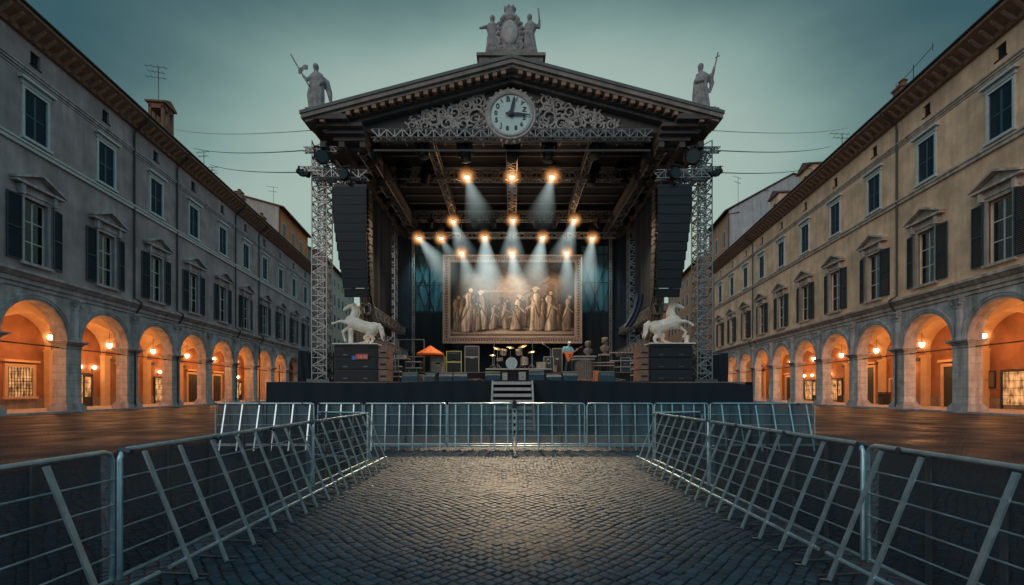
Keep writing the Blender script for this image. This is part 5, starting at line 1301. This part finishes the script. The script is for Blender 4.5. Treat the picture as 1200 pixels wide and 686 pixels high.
for (px, py, Y, d_, L_, lab) in LIT:
    p = P(px, py, Y)
    if py < 270: light('POINT', 'lamp_spill', (p.x, p.y-.15, p.z-.15), 10, (1, .48, .2), None, .12)
# unlit movers
UN = [(495, 172, 21.2), (545, 176, 21.2), (600, 176, 21.2), (643, 176, 21.2), (700, 172, 21.2), (500, 205, 24.2), (694, 205, 24.2), (472, 205, 24.4), (730, 205, 24.4),
      (437, 178, 21.5), (446, 205, 23.5), (453, 228, 26), (461, 243, 28), (470, 255, 29.5), (762, 178, 21.5), (753, 205, 23.5), (746, 228, 26), (738, 243, 28), (730, 255, 29.5),
      (556, 262, 29.7), (578, 262, 29.7), (628, 262, 29.7), (650, 262, 29.7), (505, 262, 29.7), (700, 262, 29.7)]
UNL = ['unlit stage light on the front truss, leftmost of five', 'unlit stage light on the front truss, second of five from the left', 'unlit stage light straight below the clock', 'unlit stage light on the front truss, fourth of five from the left', 'unlit stage light on the front truss, rightmost of five',
  'unlit stage light on the middle truss left of the lit ones', 'unlit stage light on the middle truss right of the lit ones', 'unlit stage light at the left end of the middle truss', 'unlit stage light at the right end of the middle truss']
UNL += ['unlit stage light on the left side truss, %s from the front' % ORD[k] for k in range(5)] + ['unlit stage light on the right side truss, %s from the front' % ORD[k] for k in range(5)]
UNL += ['small unlit stage light on the rear truss, %s from the left' % ORD[k] for k in (1, 2, 3, 4, 0, 5)]
for i, ((px, py, Y), lab) in enumerate(zip(UN, UNL)):
    o = base_m if i == 0 else copy_tree(base_m); p = P(px, py, Y); o.location = (p.x, p.y, p.z)
    k = 1.55 if py < 260 else .9; o.scale = (k, k, k); o.rotation_euler = (random.uniform(-.3, .3), random.uniform(-.25, .25), random.uniform(-1, 1))
    o['label'] = lab; o['group'] = 'unlit stage lights'
# floodlight clusters on the outer towers
def flood(label, px, py, Y, k, rz_, rx=.2):
    p = P(px, py, Y); t = thing('floodlight', label, 'floodlight', p, rz_, 'floodlights on the front towers')
    MB().lathe([(.05, .22), (.2, .16), (.26, -.12), (.22, -.2)], 14, axis='Y').build('housing', M['black'], t, smooth=True).scale = (k, k, k)
    MB().lathe([(.20, -.19), (.2, -.205)], 14, axis='Y').build('lens', M['glass'], t).scale = (k, k, k)
    MB().b2(-.3, -.26, -.03, .03, -.1, .34).b2(.26, .3, -.03, .03, -.1, .34).b2(-.3, .3, -.03, .03, .34, .38).build('bracket', M['iron'], t).scale = (k, k, k)
    t.rotation_euler = (rx, 0, rz_)
for k, (px, py, q, rr) in enumerate(((378, 185, 1.2, .3), (405, 205, .95, -.3), (354, 203, .65, .8), (360, 205, .5, 1.4), (350, 201, .5, 1.9), (391, 212, .45, 0))):
    flood('black floodlight on the left tower head, %s' % ['big one under the roof corner', 'right one above the speaker column', 'outermost cluster, middle lamp', 'outermost cluster, inner lamp', 'outermost cluster, outer lamp', 'smallest one by the speaker column'][k], px, py, 20.8, q, rr)
for k, (px, py, q, rr) in enumerate(((812, 185, 1.3, -.3), (789, 204, 1.05, .3), (840, 203, .65, -.8), (834, 205, .5, -1.4), (844, 201, .5, -1.9), (803, 211, .45, 0))):
    flood('black floodlight on the right tower head, %s' % ['big one under the roof corner', 'left one above the speaker column', 'outermost cluster, middle lamp', 'outermost cluster, inner lamp', 'outermost cluster, outer lamp', 'smallest one by the speaker column'][k], px, py, 20.8, q, rr)
for s, nm in ((-1, 'left'), (1, 'right')):
    truss_thing('outrigger_arm', 'short lamp arm sticking out from the %s tower head' % nm, (s*8.3, 20.8, P(0, 199, 20.8).z), (s*9.15, 20.8, P(0, 199, 20.8).z), .16, .2, .022, .25)
    truss_thing('outrigger_arm', 'upper lamp arm at the %s tower head' % nm, (s*7.6, 20.8, P(0, 176, 20.8).z), (s*9.05, 20.8, P(0, 176, 20.8).z), .16, .2, .022, .25)
# overhead wires between the roofs and the stage
def wire(label, a, b_, sag, r=.022):
    a, b_ = Vector(a), Vector(b_); o = MB().tube([a.lerp(b_, t/16)-Vector((0, 0, sag*4*(t/16)*(1-t/16))) for t in range(17)], r, 5).build('overhead_wire', M['iron']); tag(o, label, 'wire', 'wires crossing above the square')
for k, (py0, py1, py2, r) in enumerate(((152, 153, 150, .014), (174, 176, 172, .024), (193, 202, 196, .024))):
    nm = ('thin top', 'middle', 'lowest')[k]; s_ = (50, 53.5, 57)[k]
    a = W(Lb, s_, -1.2, 0, LX); a.z = P(0, py0, a.y).z; wire('%s wire from the left palace to the stage' % nm, a, P(365, py1, 21), .3, r)
    a = W(Rb, s_, -1.2, 0, RX); a.z = P(0, py2, a.y).z; wire('%s wire from the right palace to the stage' % nm, a, P(832, py1, 21), .3, r)

# ------------------------------------------------------------------ gear on the stage
def wedge_mesh():
    return MB().prism_x([(-.30, 0), (.28, 0), (.28, .22), (.02, .50), (-.16, .50), (-.30, .30)], -.5, .5)
WED = [(481, 447, 17, 10.5, 'leftmost blue black floor monitor, set apart from the others', 0), (505, 447, 12, 10, 'narrow floor monitor second from the left', 0), (523, 447, 15.5, 10.5, 'floor monitor third from the left, beside its twin', 0), (540, 447, 15.5, 10.5, 'floor monitor fourth from the left, at the end of the row', 0),
       (577.5, 447, 17, 12, 'floor monitor with a yellow top left of the steps', 1), (628.5, 447, 17, 13.5, 'floor monitor right of the steps', 0), (648.5, 448, 17, 9.5, 'low floor monitor between the steps and the guitarist', 0), (667.5, 447, 17, 12, 'floor monitor in front of the guitarist', 0), (710.5, 447, 17, 12, 'floor monitor on the right beside an orange board', 0)]
wf = None
for (px, py, wpx, hpx, lab, yel) in WED:
    p = P(px, 447, 21.9); t = thing('floor_monitor', lab, 'floor monitor', (p.x, 21.9, ZS-.018), random.uniform(-.04, .04), 'floor monitors along the stage edge')
    sx = wpx*21.9/F; sz = hpx*21.9/F/.5
    b_ = MB().prism_x([(-.30, 0), (.28, 0), (.28, .26), (.10, .48), (-.10, .48), (-.30, .30)], -.5, .5).build('cabinet', M['monitor'], t); b_.scale = (sx, 1, sz)
    g_ = MB().add([(-.46, -.31, .03), (.46, -.31, .03), (.46, -.31, .29), (-.46, -.31, .29)], [(0, 1, 2, 3)]).add([(-.46, -.298, .315), (.46, -.298, .315), (.46, -.115, .475), (-.46, -.115, .475)], [(0, 1, 2, 3)]).build('grille', M['wedge_grille'], t); g_.scale = (sx, 1, sz)
    tp = MB().b2(-.5, .5, -.12, .12, .482, .51).build('top_plate', M['yellowtop' if yel else 'wedgetop'], t); tp.scale = (sx, 1, sz)
def case(label, px, py, Y, wpx, hpx, dep, m='amp', trim='wedgetop', name='flight_case', cat='case', z=None):
    p = P(px, py, Y); wd, h_ = wpx*Y/F, hpx*Y/F
    t = thing(name, label, cat, (p.x, Y, p.z if z is None else z))
    MB().b2(-wd/2, wd/2, 0, dep, 0, h_).build('case_body', M[m], t)
    e = .035; f_ = MB()
    for x_ in (-wd/2, wd/2-e): f_.b2(x_, x_+e, -.012, 0, 0, h_)
    for z_ in (0, h_-e): f_.b2(-wd/2+e, wd/2-e, -.012, 0, z_, z_+e)
    f_.build('edge_trim', M[trim], t)
    MB().b2(-wd*.15, wd*.15, -.02, -.001, h_*.55, h_*.62).build('latch', M['chrome'], t)
    return t
# riser + drums
yr = 25.0; rx0, rx1 = (570-600)*yr/F, (646-600)*yr/F; rzt = P(0, 432, yr).z
t = thing('drum_riser', 'low dark drum riser with a pale front edge', 'riser', ((rx0+rx1)/2, yr, ZS)); hw_ = (rx1-rx0)/2
MB().b2(-hw_, hw_, 0, .62, 0, rzt-ZS-.06).build('riser_box', M['cloth'], t); MB().b2(-hw_-.04, hw_+.04, -.05, 2.4, rzt-ZS-.06, rzt-ZS).build('riser_top', M['stepmetal'], t)
MB().b2(-hw_, hw_, .62, 2.4, rz+.035-ZS, rzt-ZS-.06).build('riser_box', M['cloth'], t)
def at_(px, py, Y): return P(px, py, Y)
dk = thing('drum_kit', 'drum kit with a pale bass drum skin on the riser', 'drum kit', (P(600, 432, 26).x, 26, rzt))
def D(px, py, y=0): v = P(px, py, 26); return Vector((v.x-dk.location.x, y, v.z-rzt))
def drum(name, c, r, d, rot, shell='drumshell'):
    o = MB().lathe([(r, -d/2), (r, d/2)], 28).build(name, M[shell], dk, smooth=True, loc=c); o.rotation_euler = rot
    MB().lathe([(r*.97, -d/2-.01), (r*.97, -d/2-.004)], 28).lathe([(r*.97, d/2+.004), (r*.97, d/2+.01)], 28).build('skin', M['drumhead'], o)
    MB().lathe([(r*.97, d/2-.01), (r*1.05, d/2-.01), (r*1.05, d/2+.03), (r*.97, d/2+.03)], 28).lathe([(r*.97, -d/2-.03), (r*1.05, -d/2-.03), (r*1.05, -d/2+.01), (r*.97, -d/2+.01)], 28).build('hoop', M['chrome'], o, smooth=True)
    return o
bd = drum('bass_drum', D(599.5, 423, -.25)+Vector((0, 0, .0)), .30, .42, (PI/2, 0, 0)); bd.location.z = .315
MB().lathe([(.09, .0), (.09, .004)], 18, (.05, -.07, .228)).build('port_hole', M['ink'], bd)
drum('rack_tom', D(590, 413, -.05), .17, .22, (.35, .1, 0)); drum('rack_tom', D(608, 413, -.05), .17, .22, (.35, -.1, 0)); drum('floor_tom', D(614.5, 423, .15), .21, .36, (0, 0, 0)); drum('snare_drum', D(585.5, 421, .2), .18, .14, (.1, 0, 0))
for (px, py, r, tx, y_) in ((583, 408.5, .24, .35, .1), (612, 406, .26, -.3, .1), (598, 406.5, .22, .15, .3), (623, 412, .2, -.25, .2), (577, 416, .17, .1, .2)):
    c = D(px, py, y_); o = MB().lathe([(.01, .03), (.04, .02), (r, -.015), (r, -.02)], 24).build('cymbal', M['brass'], dk, smooth=True, loc=c); o.rotation_euler = (.35, tx, 0)
    MB().tube([(c.x, c.y, c.z), (c.x, c.y+.03, .02)], .014, 6).tube([(c.x, c.y+.03, .3), (c.x-.22, c.y-.1, .01)], .012, 5).tube([(c.x, c.y+.03, .3), (c.x+.22, c.y-.1, .01)], .012, 5).build('stand', M['chrome'], dk)
o = MB().lathe([(.17, .5), (.17, .56), (.05, .58)], 16).tube([(0, 0, 0), (0, 0, .5)], .03, 6).build('stool', M['amp'], dk); o.location = (0, .75, 0)
def mic(label, px, py, Y, base_z, tip, h=None):
    p = P(px, py, Y); t = thing('microphone_stand', label, 'microphone stand', (p.x, Y, base_z)); top = p.z-base_z
    MB().tube([(0, 0, .02), (0, 0, top)], .014, 6).tube([(0, 0, top), (tip[0], 0, top+tip[1])], .012, 6).build('pole', M['chrome'], t)
    for k in range(3): a = 2*PI*k/3+.4; MB().tube([(0, 0, .12), (.28*math.cos(a), .28*math.sin(a), .01)], .012, 5).build('leg', M['iron'], t)
    o = MB().ell((tip[0], 0, top+tip[1]), (.05, .035, .04), 8, 6).tube([(tip[0], 0, top+tip[1]), (tip[0]*.75, 0, top+tip[1]*.75)], .022, 6).build('microphone', M['wedgetop'], t, smooth=True)
mic('boom microphone stand left of the drums, pale microphone up high', 579, 402, 25.4, rzt, (.38, .22)); mic('boom microphone stand right of the drums', 624, 401, 25.4, rzt, (-.3, .2)); mic('boom microphone stand standing before the dark rack', 645, 409, 26.2, rz+.03, (-.42, .28))
mic('low microphone stand beside the pleated stand', 640, 424, 25.8, rz+.03, (.1, .12))
# amps left of the drums
def amp(label, px, py, Y, wpx, hpx, split, m, cloth, trim):
    t = case(label, px, py, Y, wpx, hpx, .5, m, trim, 'amplifier', 'amplifier', rz+.03); wd, h_ = wpx*Y/F, hpx*Y/F
    MB().b2(-wd*.42, wd*.42, -.02, -.001, h_*.06, h_*(split-.06)).build('speaker_cloth', M[cloth], t)
    MB().b2(-wd*.42, wd*.42, -.02, -.001, h_*(split+.06), h_*.92).build('head_panel', M[cloth if split < .6 else 'amp'], t)
    MB().b2(-wd/2-.01, wd/2+.01, -.025, 0, h_*split-.03, h_*split+.03).build('band', M[trim], t)
    for k in range(5): MB().lathe([(.02, 0), (.02, -.03)], 8, (-wd*.3+k*wd*.15, -.02, h_*.95-.08), axis='Y').build('knob', M['chrome'], t)
    MB().b2(-.12, .12, .1, .4, h_, h_+.05).build('handle', M['amp'], t)
amp('guitar amplifier stack with a yellowish band', 532, 436, 27, 18, 26, .5, 'amp', 'grille', 'yellowtop'); amp('taller guitar amplifier stack with pale edges', 553, 436, 27.2, 17, 32, .6, 'amp', 'grille', 'wedgetop')
amp('cream fronted amplifier below the orange parasol', 513, 436, 27.4, 17, 20, .8, 'wedgetop', 'ampcream', 'wedgetop')
u = P(504.5, 405, 27.0); t = thing('parasol', 'small orange canvas parasol standing on the left of the stage', 'parasol', (u.x, 27.0, rz+.03)); zt_ = u.z-rz-.03
mbp = MB(); 
r0 = 16.5*27/F; n = 8
vs = [(0, 0, zt_)]+[(r0*math.cos(2*PI*k/n+.39), r0*math.sin(2*PI*k/n+.39), zt_-.47) for k in range(n)]+[(r0*1.0*math.cos(2*PI*k/n+.39), r0*math.sin(2*PI*k/n+.39), zt_-.57) for k in range(n)]
mbp.add(vs, [(0, 1+k, 1+(k+1) % n) for k in range(n)]+[(1+k, 1+(k+1) % n, 9+(k+1) % n, 9+k) for k in range(n)]); mbp.build('canopy', M['orange'], t)
MB().tube([(0, 0, 0), (0, 0, zt_-.02)], .025, 8).lathe([(.22, 0), (.22, .06), (.04, .1)], 16).build('pole', M['alu_dark'], t)
for k in range(n): a = 2*PI*k/n+.39; MB().bar((0, 0, zt_-.06), (r0*.97*math.cos(a), r0*.97*math.sin(a), zt_-.50), .015).build('rib', M['alu_dark'], t)
# left clutter
def table(label, px, py, Y, wpx, hpx, dep=.6, name='metal_table', levels=(1.0,), m='alu_dark', z=None, topm='stepmetal'):
    p = P(px, py, Y); wd, h_ = wpx*Y/F, hpx*Y/F; t = thing(name, label, 'table' if 'table' in name else 'rack', (p.x, Y, rz+.03 if z is None else z))
    for lv in levels: MB().b2(-wd/2, wd/2, 0, dep, h_*lv-.04, h_*lv).build('shelf' if len(levels) > 1 else 'table_top', M[topm], t)
    for x_ in (-wd/2+.03, wd/2-.03):
        for y_ in (.03, dep-.03): MB().b2(x_-.022, x_+.022, y_-.022, y_+.022, 0, h_-.045).build('leg', M[m], t)
    return t
table('pale topped work table in the left wing', 470, 436, 26.2, 18, 17); table('open metal frame table beside the work table', 484, 436, 25.9, 18, 13, levels=(1.0, .45))
o = MB()
for x0, x1 in ((-.75, -.75), (.75, .75)): o.tube([(x0, 0, 0), (x1, 0, 2.0)], .03, 6)
o.tube([(-.75, 0, 2.0), (.75, 0, 2.0)], .03, 6).tube([(-.75, 0, 1.0), (.75, 0, 1.0)], .03, 6)
o = o.build('pipe_frame', M['truss']); o.location = (P(482, 0, 28).x, 28, rz+.03); tag(o, 'tall empty pipe frame standing behind the parasol', 'frame')
case('small light case on the work table', 470, 419, 26.3, 9, 4, .35, 'wedgetop', z=rz+.03+17*26.2/F)
case('blue grey equipment case under the frame table', 484, 436, 26.1, 10, 5, .35, 'monitor', z=rz+.03)
case('dark equipment case in the left wing', 459, 436, 26.6, 10, 14, .5, 'amp', z=rz+.03)
case('stacked pinkish box between the first monitors', 493.5, 447, 22.2, 6, 9, .3, 'woodside', z=ZS-.018); case('pale box right of the yellow topped monitor', 591.5, 447, 21.9, 6, 11, .3, 'wedgetop', z=ZS-.018); case('pale box left of the monitor right of the steps', 612, 447, 22.1, 8, 12, .3, 'wedgetop', z=ZS-.018)
case('orange side board beside the rightmost monitor', 699, 447, 22.2, 6, 14, .25, 'guitar', trim='woodside', z=ZS-.018)
case('black rack with pale drawers right of the drums', 643, 436, 26.4, 12, 19, .5, 'amp', z=rz+.03)
case('low pale basket of gear behind the low monitor', 648, 436, 27.5, 9, 10, .4, 'ampcream', z=rz+.03); case('dark speaker cabinet right behind the guitarist', 653, 436, 28, 12, 30, .5, 'amp', trim='ampcream', z=rz+.03)
case('small drum case on the riser end', 634, 432, 25.6, 10, 8, .4, 'drumshell', z=rzt)
# pleated stand with bust
p = P(682, 440, 25.9)
t = thing('pleated_stand', 'grey stand with pleated cloth front and flat top right of the guitarist', 'stand', (p.x, 24.9, ZS-.018)); hS = P(0, 418, 24.9).z-ZS
MB().grid(lambda u, v: (.44*math.cos(PI+PI*u)*(1+.06*math.cos(u*70)), .35*math.sin(PI+PI*u)*(1+.06*math.cos(u*70))+.3, hS*v), 90, 3).build('pleated_cloth', M['tanobj'], t, smooth=True)
MB().b2(-.58, .60, -.14, .6, hS, hS+.05).b2(-.66, .52, -.1, .56, hS-.14, hS-.10).build('stand_top', M['stepmetal'], t)
for k in (-.5, 0, .5): MB().tube([(k, .1, 0), (k, .1, hS-.15)], .02, 6).build('leg', M['alu_dark'], t)
def bust(label, loc, k, ph):
    t = thing('stone_bust', label, 'bust', loc); b = Blob()
    b.robe([(0, 0, 0, .14*k, .12*k, .5), (0, 0, .1*k, .10*k, .09*k, .4), (0, 0, .18*k, .22*k, .14*k, 1), (0, 0, .34*k, .26*k, .15*k, 1), (0, 0, .46*k, .1*k, .09*k, .4)], 36, 7, .1, ph)
    b.cap([(0, 0, .42*k), (0, -.02, .56*k)], [.07*k, .065*k]); b.ell((0, -.02, .68*k), (.13*k, .15*k, .17*k))
    for q in range(14): a = q*2.4; b.ell((.12*k*math.cos(a), .03+.12*k*math.sin(a)*.6, (.68+.13*math.sin(q))*k), (.06*k,)*3, 6, 5)
    b.ell((0, -.17*k, .66*k), (.02*k, .03*k, .035*k), 6, 5); b.fuse('figure', M['flower'], t, .03, 1)
bust('pale plaster bust on the pleated stand', (P(689, 0, 25.1).x, 25.1, ZS-.018+hS+.05), .95, .4)
t2 = table('narrow high table carrying a bust in the right wing', 709, 436, 26.6, 12, 22); bust('taller pale bust on the narrow table in the right wing', (P(709, 0, 26.8).x, 26.8, rz+.03+22*26.6/F), 1.15, 2)
table('keyboard frame with two levels before the bust table', 707, 436, 25.8, 26, 12, levels=(1.0, .72)); table('long low pipe rack under the right gallery', 733, 436, 26.2, 34, 24, levels=(1.0, .6, .3))
case('dark tall case below the right gallery', 733, 436, 26.3, 12, 18, .5, 'monitor', z=rz+.03); table('small shelf rack next to the right speaker stack', 748, 440, 23.5, 12, 24, levels=(1.0, .7, .4), z=ZS-.018)
table('small shelf rack next to the left speaker stack', 462, 440, 23.5, 12, 20, levels=(1.0, .7, .4), z=ZS-.018)
for k, (px, Y) in enumerate(((498, 22.3), (556, 22.4), (562, 22.8), (685, 22.4), (725, 22.5), (690, 23))):
    rr = random.Random(k); pts = [(rr.uniform(-.4, .4), rr.uniform(-.3, .3), .03+.02*i) for i in range(7)]; pts = [Vector(p) for p in pts]
    o = MB().tube([pts[int(i/6)].lerp(pts[min(6, int(i/6)+1)], (i % 6)/6)+Vector((.05*math.sin(i), .05*math.cos(i*1.3), 0)) for i in range(36)], .022, 6).build('cable_coil', M['woodside' if k % 2 else 'tanobj'])
    o.location = (P(px, 0, Y).x, Y, ZS-.015); tag(o, 'loose %s cable heap on the stage floor, %s from the left' % ('brown' if k % 2 else 'pale', ['first', 'second', 'third', 'fourth', 'last', 'fifth'][k]), 'cable', 'cable heaps on the stage')

# ------------------------------------------------------------------ guitarist
g = P(667, 436, 26.4)
pr = thing('person', 'guitarist in a light blue shirt and white cap playing an orange guitar', 'person', (g.x, 26.4, rz+.03)); pr.rotation_euler = (0, 0, .15)
# legs / trousers
b = Blob()
b.cap([(-.02, 0, .92), (.0, 0, .84)], [.16, .15])
b.cap([(-.10, 0, .86), (-.15, -.06, .48), (-.19, .02, .07)], [.105, .075, .055]); b.cap([(.08, 0, .86), (.14, -.04, .48), (.22, .05, .07)], [.105, .075, .055])
b.fuse('trousers', M['navy'], pr, .02, 1)
b = Blob()
for s, x in ((-1, -.19), (1, .22)): b.cap([(x, .04, .05), (x+s*.03, -.13, .035)], [.05, .038])
b.fuse('shoes', M['amp'], pr, .015, 1)
# body: neck, head, arms, hands
b = Blob()
b.cap([(-.12, 0, 1.05), (-.10, 0, 1.36)], [.12, .10])
b.cap([(-.08, 0, 1.36), (-.02, -.03, 1.50)], [.055, .05]); b.ell((0, -.06, 1.59), (.075, .095, .115)); b.ell((0, -.155, 1.57), (.014, .022, .022), 6, 5)
for s in (-1, 1): b.ell((s*.077, -.05, 1.585), (.012, .02, .03), 6, 5)
b.ell((0, -.13, 1.535), (.03, .02, .01), 6, 4)
b.cap([(-.28, -.01, 1.36), (-.36, -.08, 1.12), (-.14, -.26, 1.02)], [.055, .045, .032]); b.cap([(.08, -.01, 1.36), (.24, -.1, 1.14), (.36, -.27, 1.24)], [.055, .045, .032])
for (hx, hy, hz, s) in ((-.12, -.28, 1.01, 1), (.37, -.29, 1.26, -1)):
    b.ell((hx, hy, hz), (.04, .022, .045))
    for q in range(4): b.cap([(hx-.03+q*.02, hy-.01, hz+.02*s), (hx-.03+q*.021, hy-.035, hz-.03*s), (hx-.03+q*.021, hy-.01, hz-.055*s)], [.0095, .009, .008], 6)
    b.cap([(hx-.035, hy, hz+.01), (hx-.055, hy-.03, hz+.0)], [.011, .009], 6)
b.fuse('body', M['skin'], pr, .0095, 1)
b = Blob(); b.robe([(-.02, 0, .86, .19, .14, .6), (-.05, 0, 1.05, .18, .13, .6), (-.09, 0, 1.25, .20, .135, .4), (-.10, 0, 1.38, .19, .12, .2), (-.09, 0, 1.45, .08, .08, .1)], 40, 7, .05)
b.cap([(-.27, -.01, 1.37), (-.34, -.06, 1.17)], [.085, .07]); b.cap([(.07, -.01, 1.37), (.20, -.07, 1.19)], [.085, .07]); b.fuse('shirt', M['cyan'], pr, .02, 1)
b = Blob(); b.ell((0, -.05, 1.655), (.095, .105, .07)); b.cap([(0, -.12, 1.64), (.0, -.2, 1.625)], [.05, .03]); b.fuse('cap', M['white'], pr, .015, 1)
b = Blob(); b.ell((0, .0, 1.58), (.08, .075, .11)); b.fuse('hair', M['brick'], pr, .015, 1)
gt = thing('electric_guitar', 'orange wide bodied guitar held by the guitarist, neck pointing right', 'guitar', (g.x, 26.4, rz+.03)); gt.rotation_euler = pr.rotation_euler
bd_ = [(-.36, 1.10), (-.30, 1.16), (-.1, 1.10), (.12, 1.16), (.16, 1.08), (.10, .95), (.0, .78), (-.10, .60), (-.17, .58), (-.22, .72), (-.30, .92)]
o = MB().prism(bd_, -.36, -.30).build('guitar_body', M['guitar'], gt); bv = o.modifiers.new('b', 'BEVEL'); bv.width = .015; bv.segments = 2
MB().bar((.05, -.34, 1.06), (.52, -.36, 1.36), .05, .025).build('neck', M['woodside'], gt); MB().bar((.52, -.36, 1.36), (.64, -.36, 1.43), .085, .02).build('headstock', M['guitar'], gt)
MB().b2(-.12, -.0, -.375, -.362, .93, 1.0).b2(-.14, -.02, -.375, -.362, .84, .87).build('pickups', M['ink'], gt)

# ------------------------------------------------------------------ crowd barriers
def barrier(label, a, b_, h, inward, struts, lean, sheet, group, strw=.042, rails=4, rc=.07, uprights=None):
    """a,b_ ground points; inward = unit vector to the side the struts land on"""
    a, b_ = Vector((a[0], a[1], 0)), Vector((b_[0], b_[1], 0)); L_ = (b_-a).length; ang = math.atan2(b_.y-a.y, b_.x-a.x)
    t = thing('crowd_barrier', label, 'crowd barrier', a, ang, group)
    yl = 1 if (Matrix.Rotation(-ang, 3, 'Z') @ Vector((inward[0], inward[1], 0))).y > 0 else -1
    cn_ = [(0, 0, .10), (0, 0, h-rc), (rc*.3, 0, h-rc*.3), (rc, 0, h), (L_-rc, 0, h), (L_-rc*.3, 0, h-rc*.3), (L_, 0, h-rc), (L_, 0, .10)]
    MB().tube(cn_, .021, 10).build('frame', M['alu'], t, smooth=True)
    MB().tube([(0, 0, .12), (L_, 0, .12)], .019, 8).build('bottom_rail', M['alu'], t, smooth=True)
    MB().tube([(.02, yl*lean*.82, .19), (L_-.02, yl*lean*.82, .19)], .02, 8).build('kick_rail', M['alu'], t, smooth=True)
    for k in range(rails):
        z = .12+(h-.14)*(k+1)/(rails+1); MB().tube([(0, .02*yl, z), (L_, .02*yl, z)], .0078, 6).build('rail', M['alu'], t)
    n = uprights or max(2, int(L_/.55))
    for k in range(1, n): MB().b2(L_*k/n-.022, L_*k/n+.022, -.035*yl-.008, -.035*yl+.008, .1, h-.03).build('upright', M['alu_dark'], t)
    for x in struts:
        if not -.01 < x < L_+.01: continue
        s_ = MB().bar((x, yl*.03, h-.035), (x, yl*lean, .02), strw if True else 0, .014)
        # bar's flat side towards the crowd: rebuild as a thin box in the strut plane
        s_ = MB(); p, q = Vector((x, yl*.03, h-.03)), Vector((x, yl*lean, .012)); d = (q-p).normalized(); nrm = Vector((1, 0, 0)).cross(d)
        vs = []
        for pp in (p, q):
            for (i_, j_) in ((-1, -1), (1, -1), (1, 1), (-1, 1)): vs.append(pp+Vector((1, 0, 0))*i_*strw/2+nrm*j_*.009)
        s_.add(vs, [(0, 1, 2, 3), (4, 5, 6, 7), (0, 1, 5, 4), (1, 2, 6, 5), (2, 3, 7, 6), (3, 0, 4, 7)]); s_.build('strut', M['alu'], t)
        MB().tube([(x, yl*lean, .014), (x+.02, yl*(lean+.06), .014), (x+.1, yl*(lean+.04), .014), (x+.16, 0, .014), (x, 0, .014)], .010, 6).build('foot', M['alu_dark'], t)
    sh = MB().grid(lambda u, v: (.02+(L_-.04)*u, -.06*yl+.012*math.sin(u*L_*7+v*2), .11+(h-.13)*v), max(12, int(L_*12)), 4).build('mesh_sheet', M[sheet], t, smooth=True)
    for k in range(int(L_/.4)+1):
        x = min(L_-.03, .03+k*.4); MB().tube([(x, .03, h+.0), (x, -.07, h-.02)], .026, 6).build('cable_tie', M['ink'], t) if k % 3 == 0 else None
    return t
G1, G2, G3 = 'leaning barriers along the left of the aisle', 'leaning barriers along the right of the aisle', 'barriers standing across the front of the stage'
XB = 3.2
YLs = [4.12, 4.56, 5.05, 5.5, 5.9, 6.33, 6.68, 7.12, 7.5]
barrier('nearest leaning barrier on the left side of the aisle', (-XB, .3), (-XB, 3.82), 1.15, (1, 0), [3.25-.3-1.35, 3.25-.3-.0, 3.25-.3-2.4], .48, 'sheetdark', G1)
barrier('long middle leaning barrier on the left side of the aisle', (-XB, 3.9), (-XB, 7.62), 1.15, (1, 0), [y-3.9 for y in YLs], .48, 'sheetdark', G1)
barrier('farthest leaning barrier on the left side of the aisle', (-XB, 7.7), (-XB+.05, 10.55), 1.15, (1, 0), [.25, .7, 1.1, 1.5, 1.9, 2.3, 2.7], .46, 'sheetdark', G1)
barrier('nearest leaning barrier on the right side of the aisle', (XB, .3), (XB, 4.28), 1.15, (-1, 0), [4.1-.3, 3.7-.3, 3.0-.3, 2.2-.3, 1.4-.3], .48, 'sheetdark', G2)
barrier('long middle leaning barrier on the right side of the aisle', (XB, 4.36), (XB, 7.72), 1.15, (-1, 0), [.1, .5, .9, 1.3, 1.65, 2.0, 2.35, 2.75, 3.15], .48, 'sheetdark', G2)
barrier('farthest leaning barrier on the right side of the aisle', (XB, 7.8), (XB-.05, 10.65), 1.15, (-1, 0), [.15, .55, .95, 1.35, 1.75, 2.15, 2.6], .46, 'sheetdark', G2)
barrier('short return barrier at the far left end of the aisle rail', (-XB-.05, 10.75), (-XB-1.35, 11.2), 1.15, (0, -1), [], .3, 'sheetdark', G1)
barrier('short return barrier at the far right end of the aisle rail', (XB+.05, 10.85), (XB+1.25, 11.2), 1.15, (0, -1), [], .3, 'sheetdark', G2)
YB = 13.2; hb = P(0, 473, YB).z
def bx_(px): return (px-600)*YB/F
BK = [(427, 523, 'first'), (525, 601, 'second'), (605, 685, 'third'), (688, 765, 'fourth'), (767, 830, 'fifth')]
for a, b_, o_ in BK:
    L_ = bx_(b_)-bx_(a); n = 6 if L_ > 2 else 5
    barrier('upright barrier before the stage, %s from the left of the five in the aisle opening' % o_, (bx_(a), YB), (bx_(b_), YB), hb, (0, -1), [L_*(k+.6)/n for k in range(n)], .16, 'sheetteal', G3, .032, 3)
barrier('outer barrier at the left end of the stage front row', (bx_(250), YB+.1), (bx_(366), YB+.1), hb, (0, -1), [.3+.47*k for k in range(6)], .34, 'sheetteal', G3, .035, 3)
barrier('short barrier second from the left end of the stage front row', (bx_(372), YB+.05), (bx_(424), YB+.05), hb, (0, -1), [.25, .65, 1.0], .22, 'sheetteal', G3, .035, 3)
barrier('outer barrier at the right end of the stage front row', (bx_(834), YB+.1), (bx_(957), YB+.1), hb, (0, -1), [.3+.47*k for k in range(6)], .40, 'sheetteal', G3, .035, 3)
lk = MB().b2(-.06, .06, -.05, .05, -.09, .09).lathe([(.05, .09), (.05, .14)], 10).build('barrier_lock', M['black']); lk.location = (bx_(603), YB-.08, hb-.05); tag(lk, 'black clamp joining two barriers in front of the steps', 'clamp')
# added strip behind the row; its colour stands in for light on the ground
struct(MB().b2(-4.6, 4.6, 14.2, 17.5, -.01, .018).build('ground_glow_strip', M['deck']))
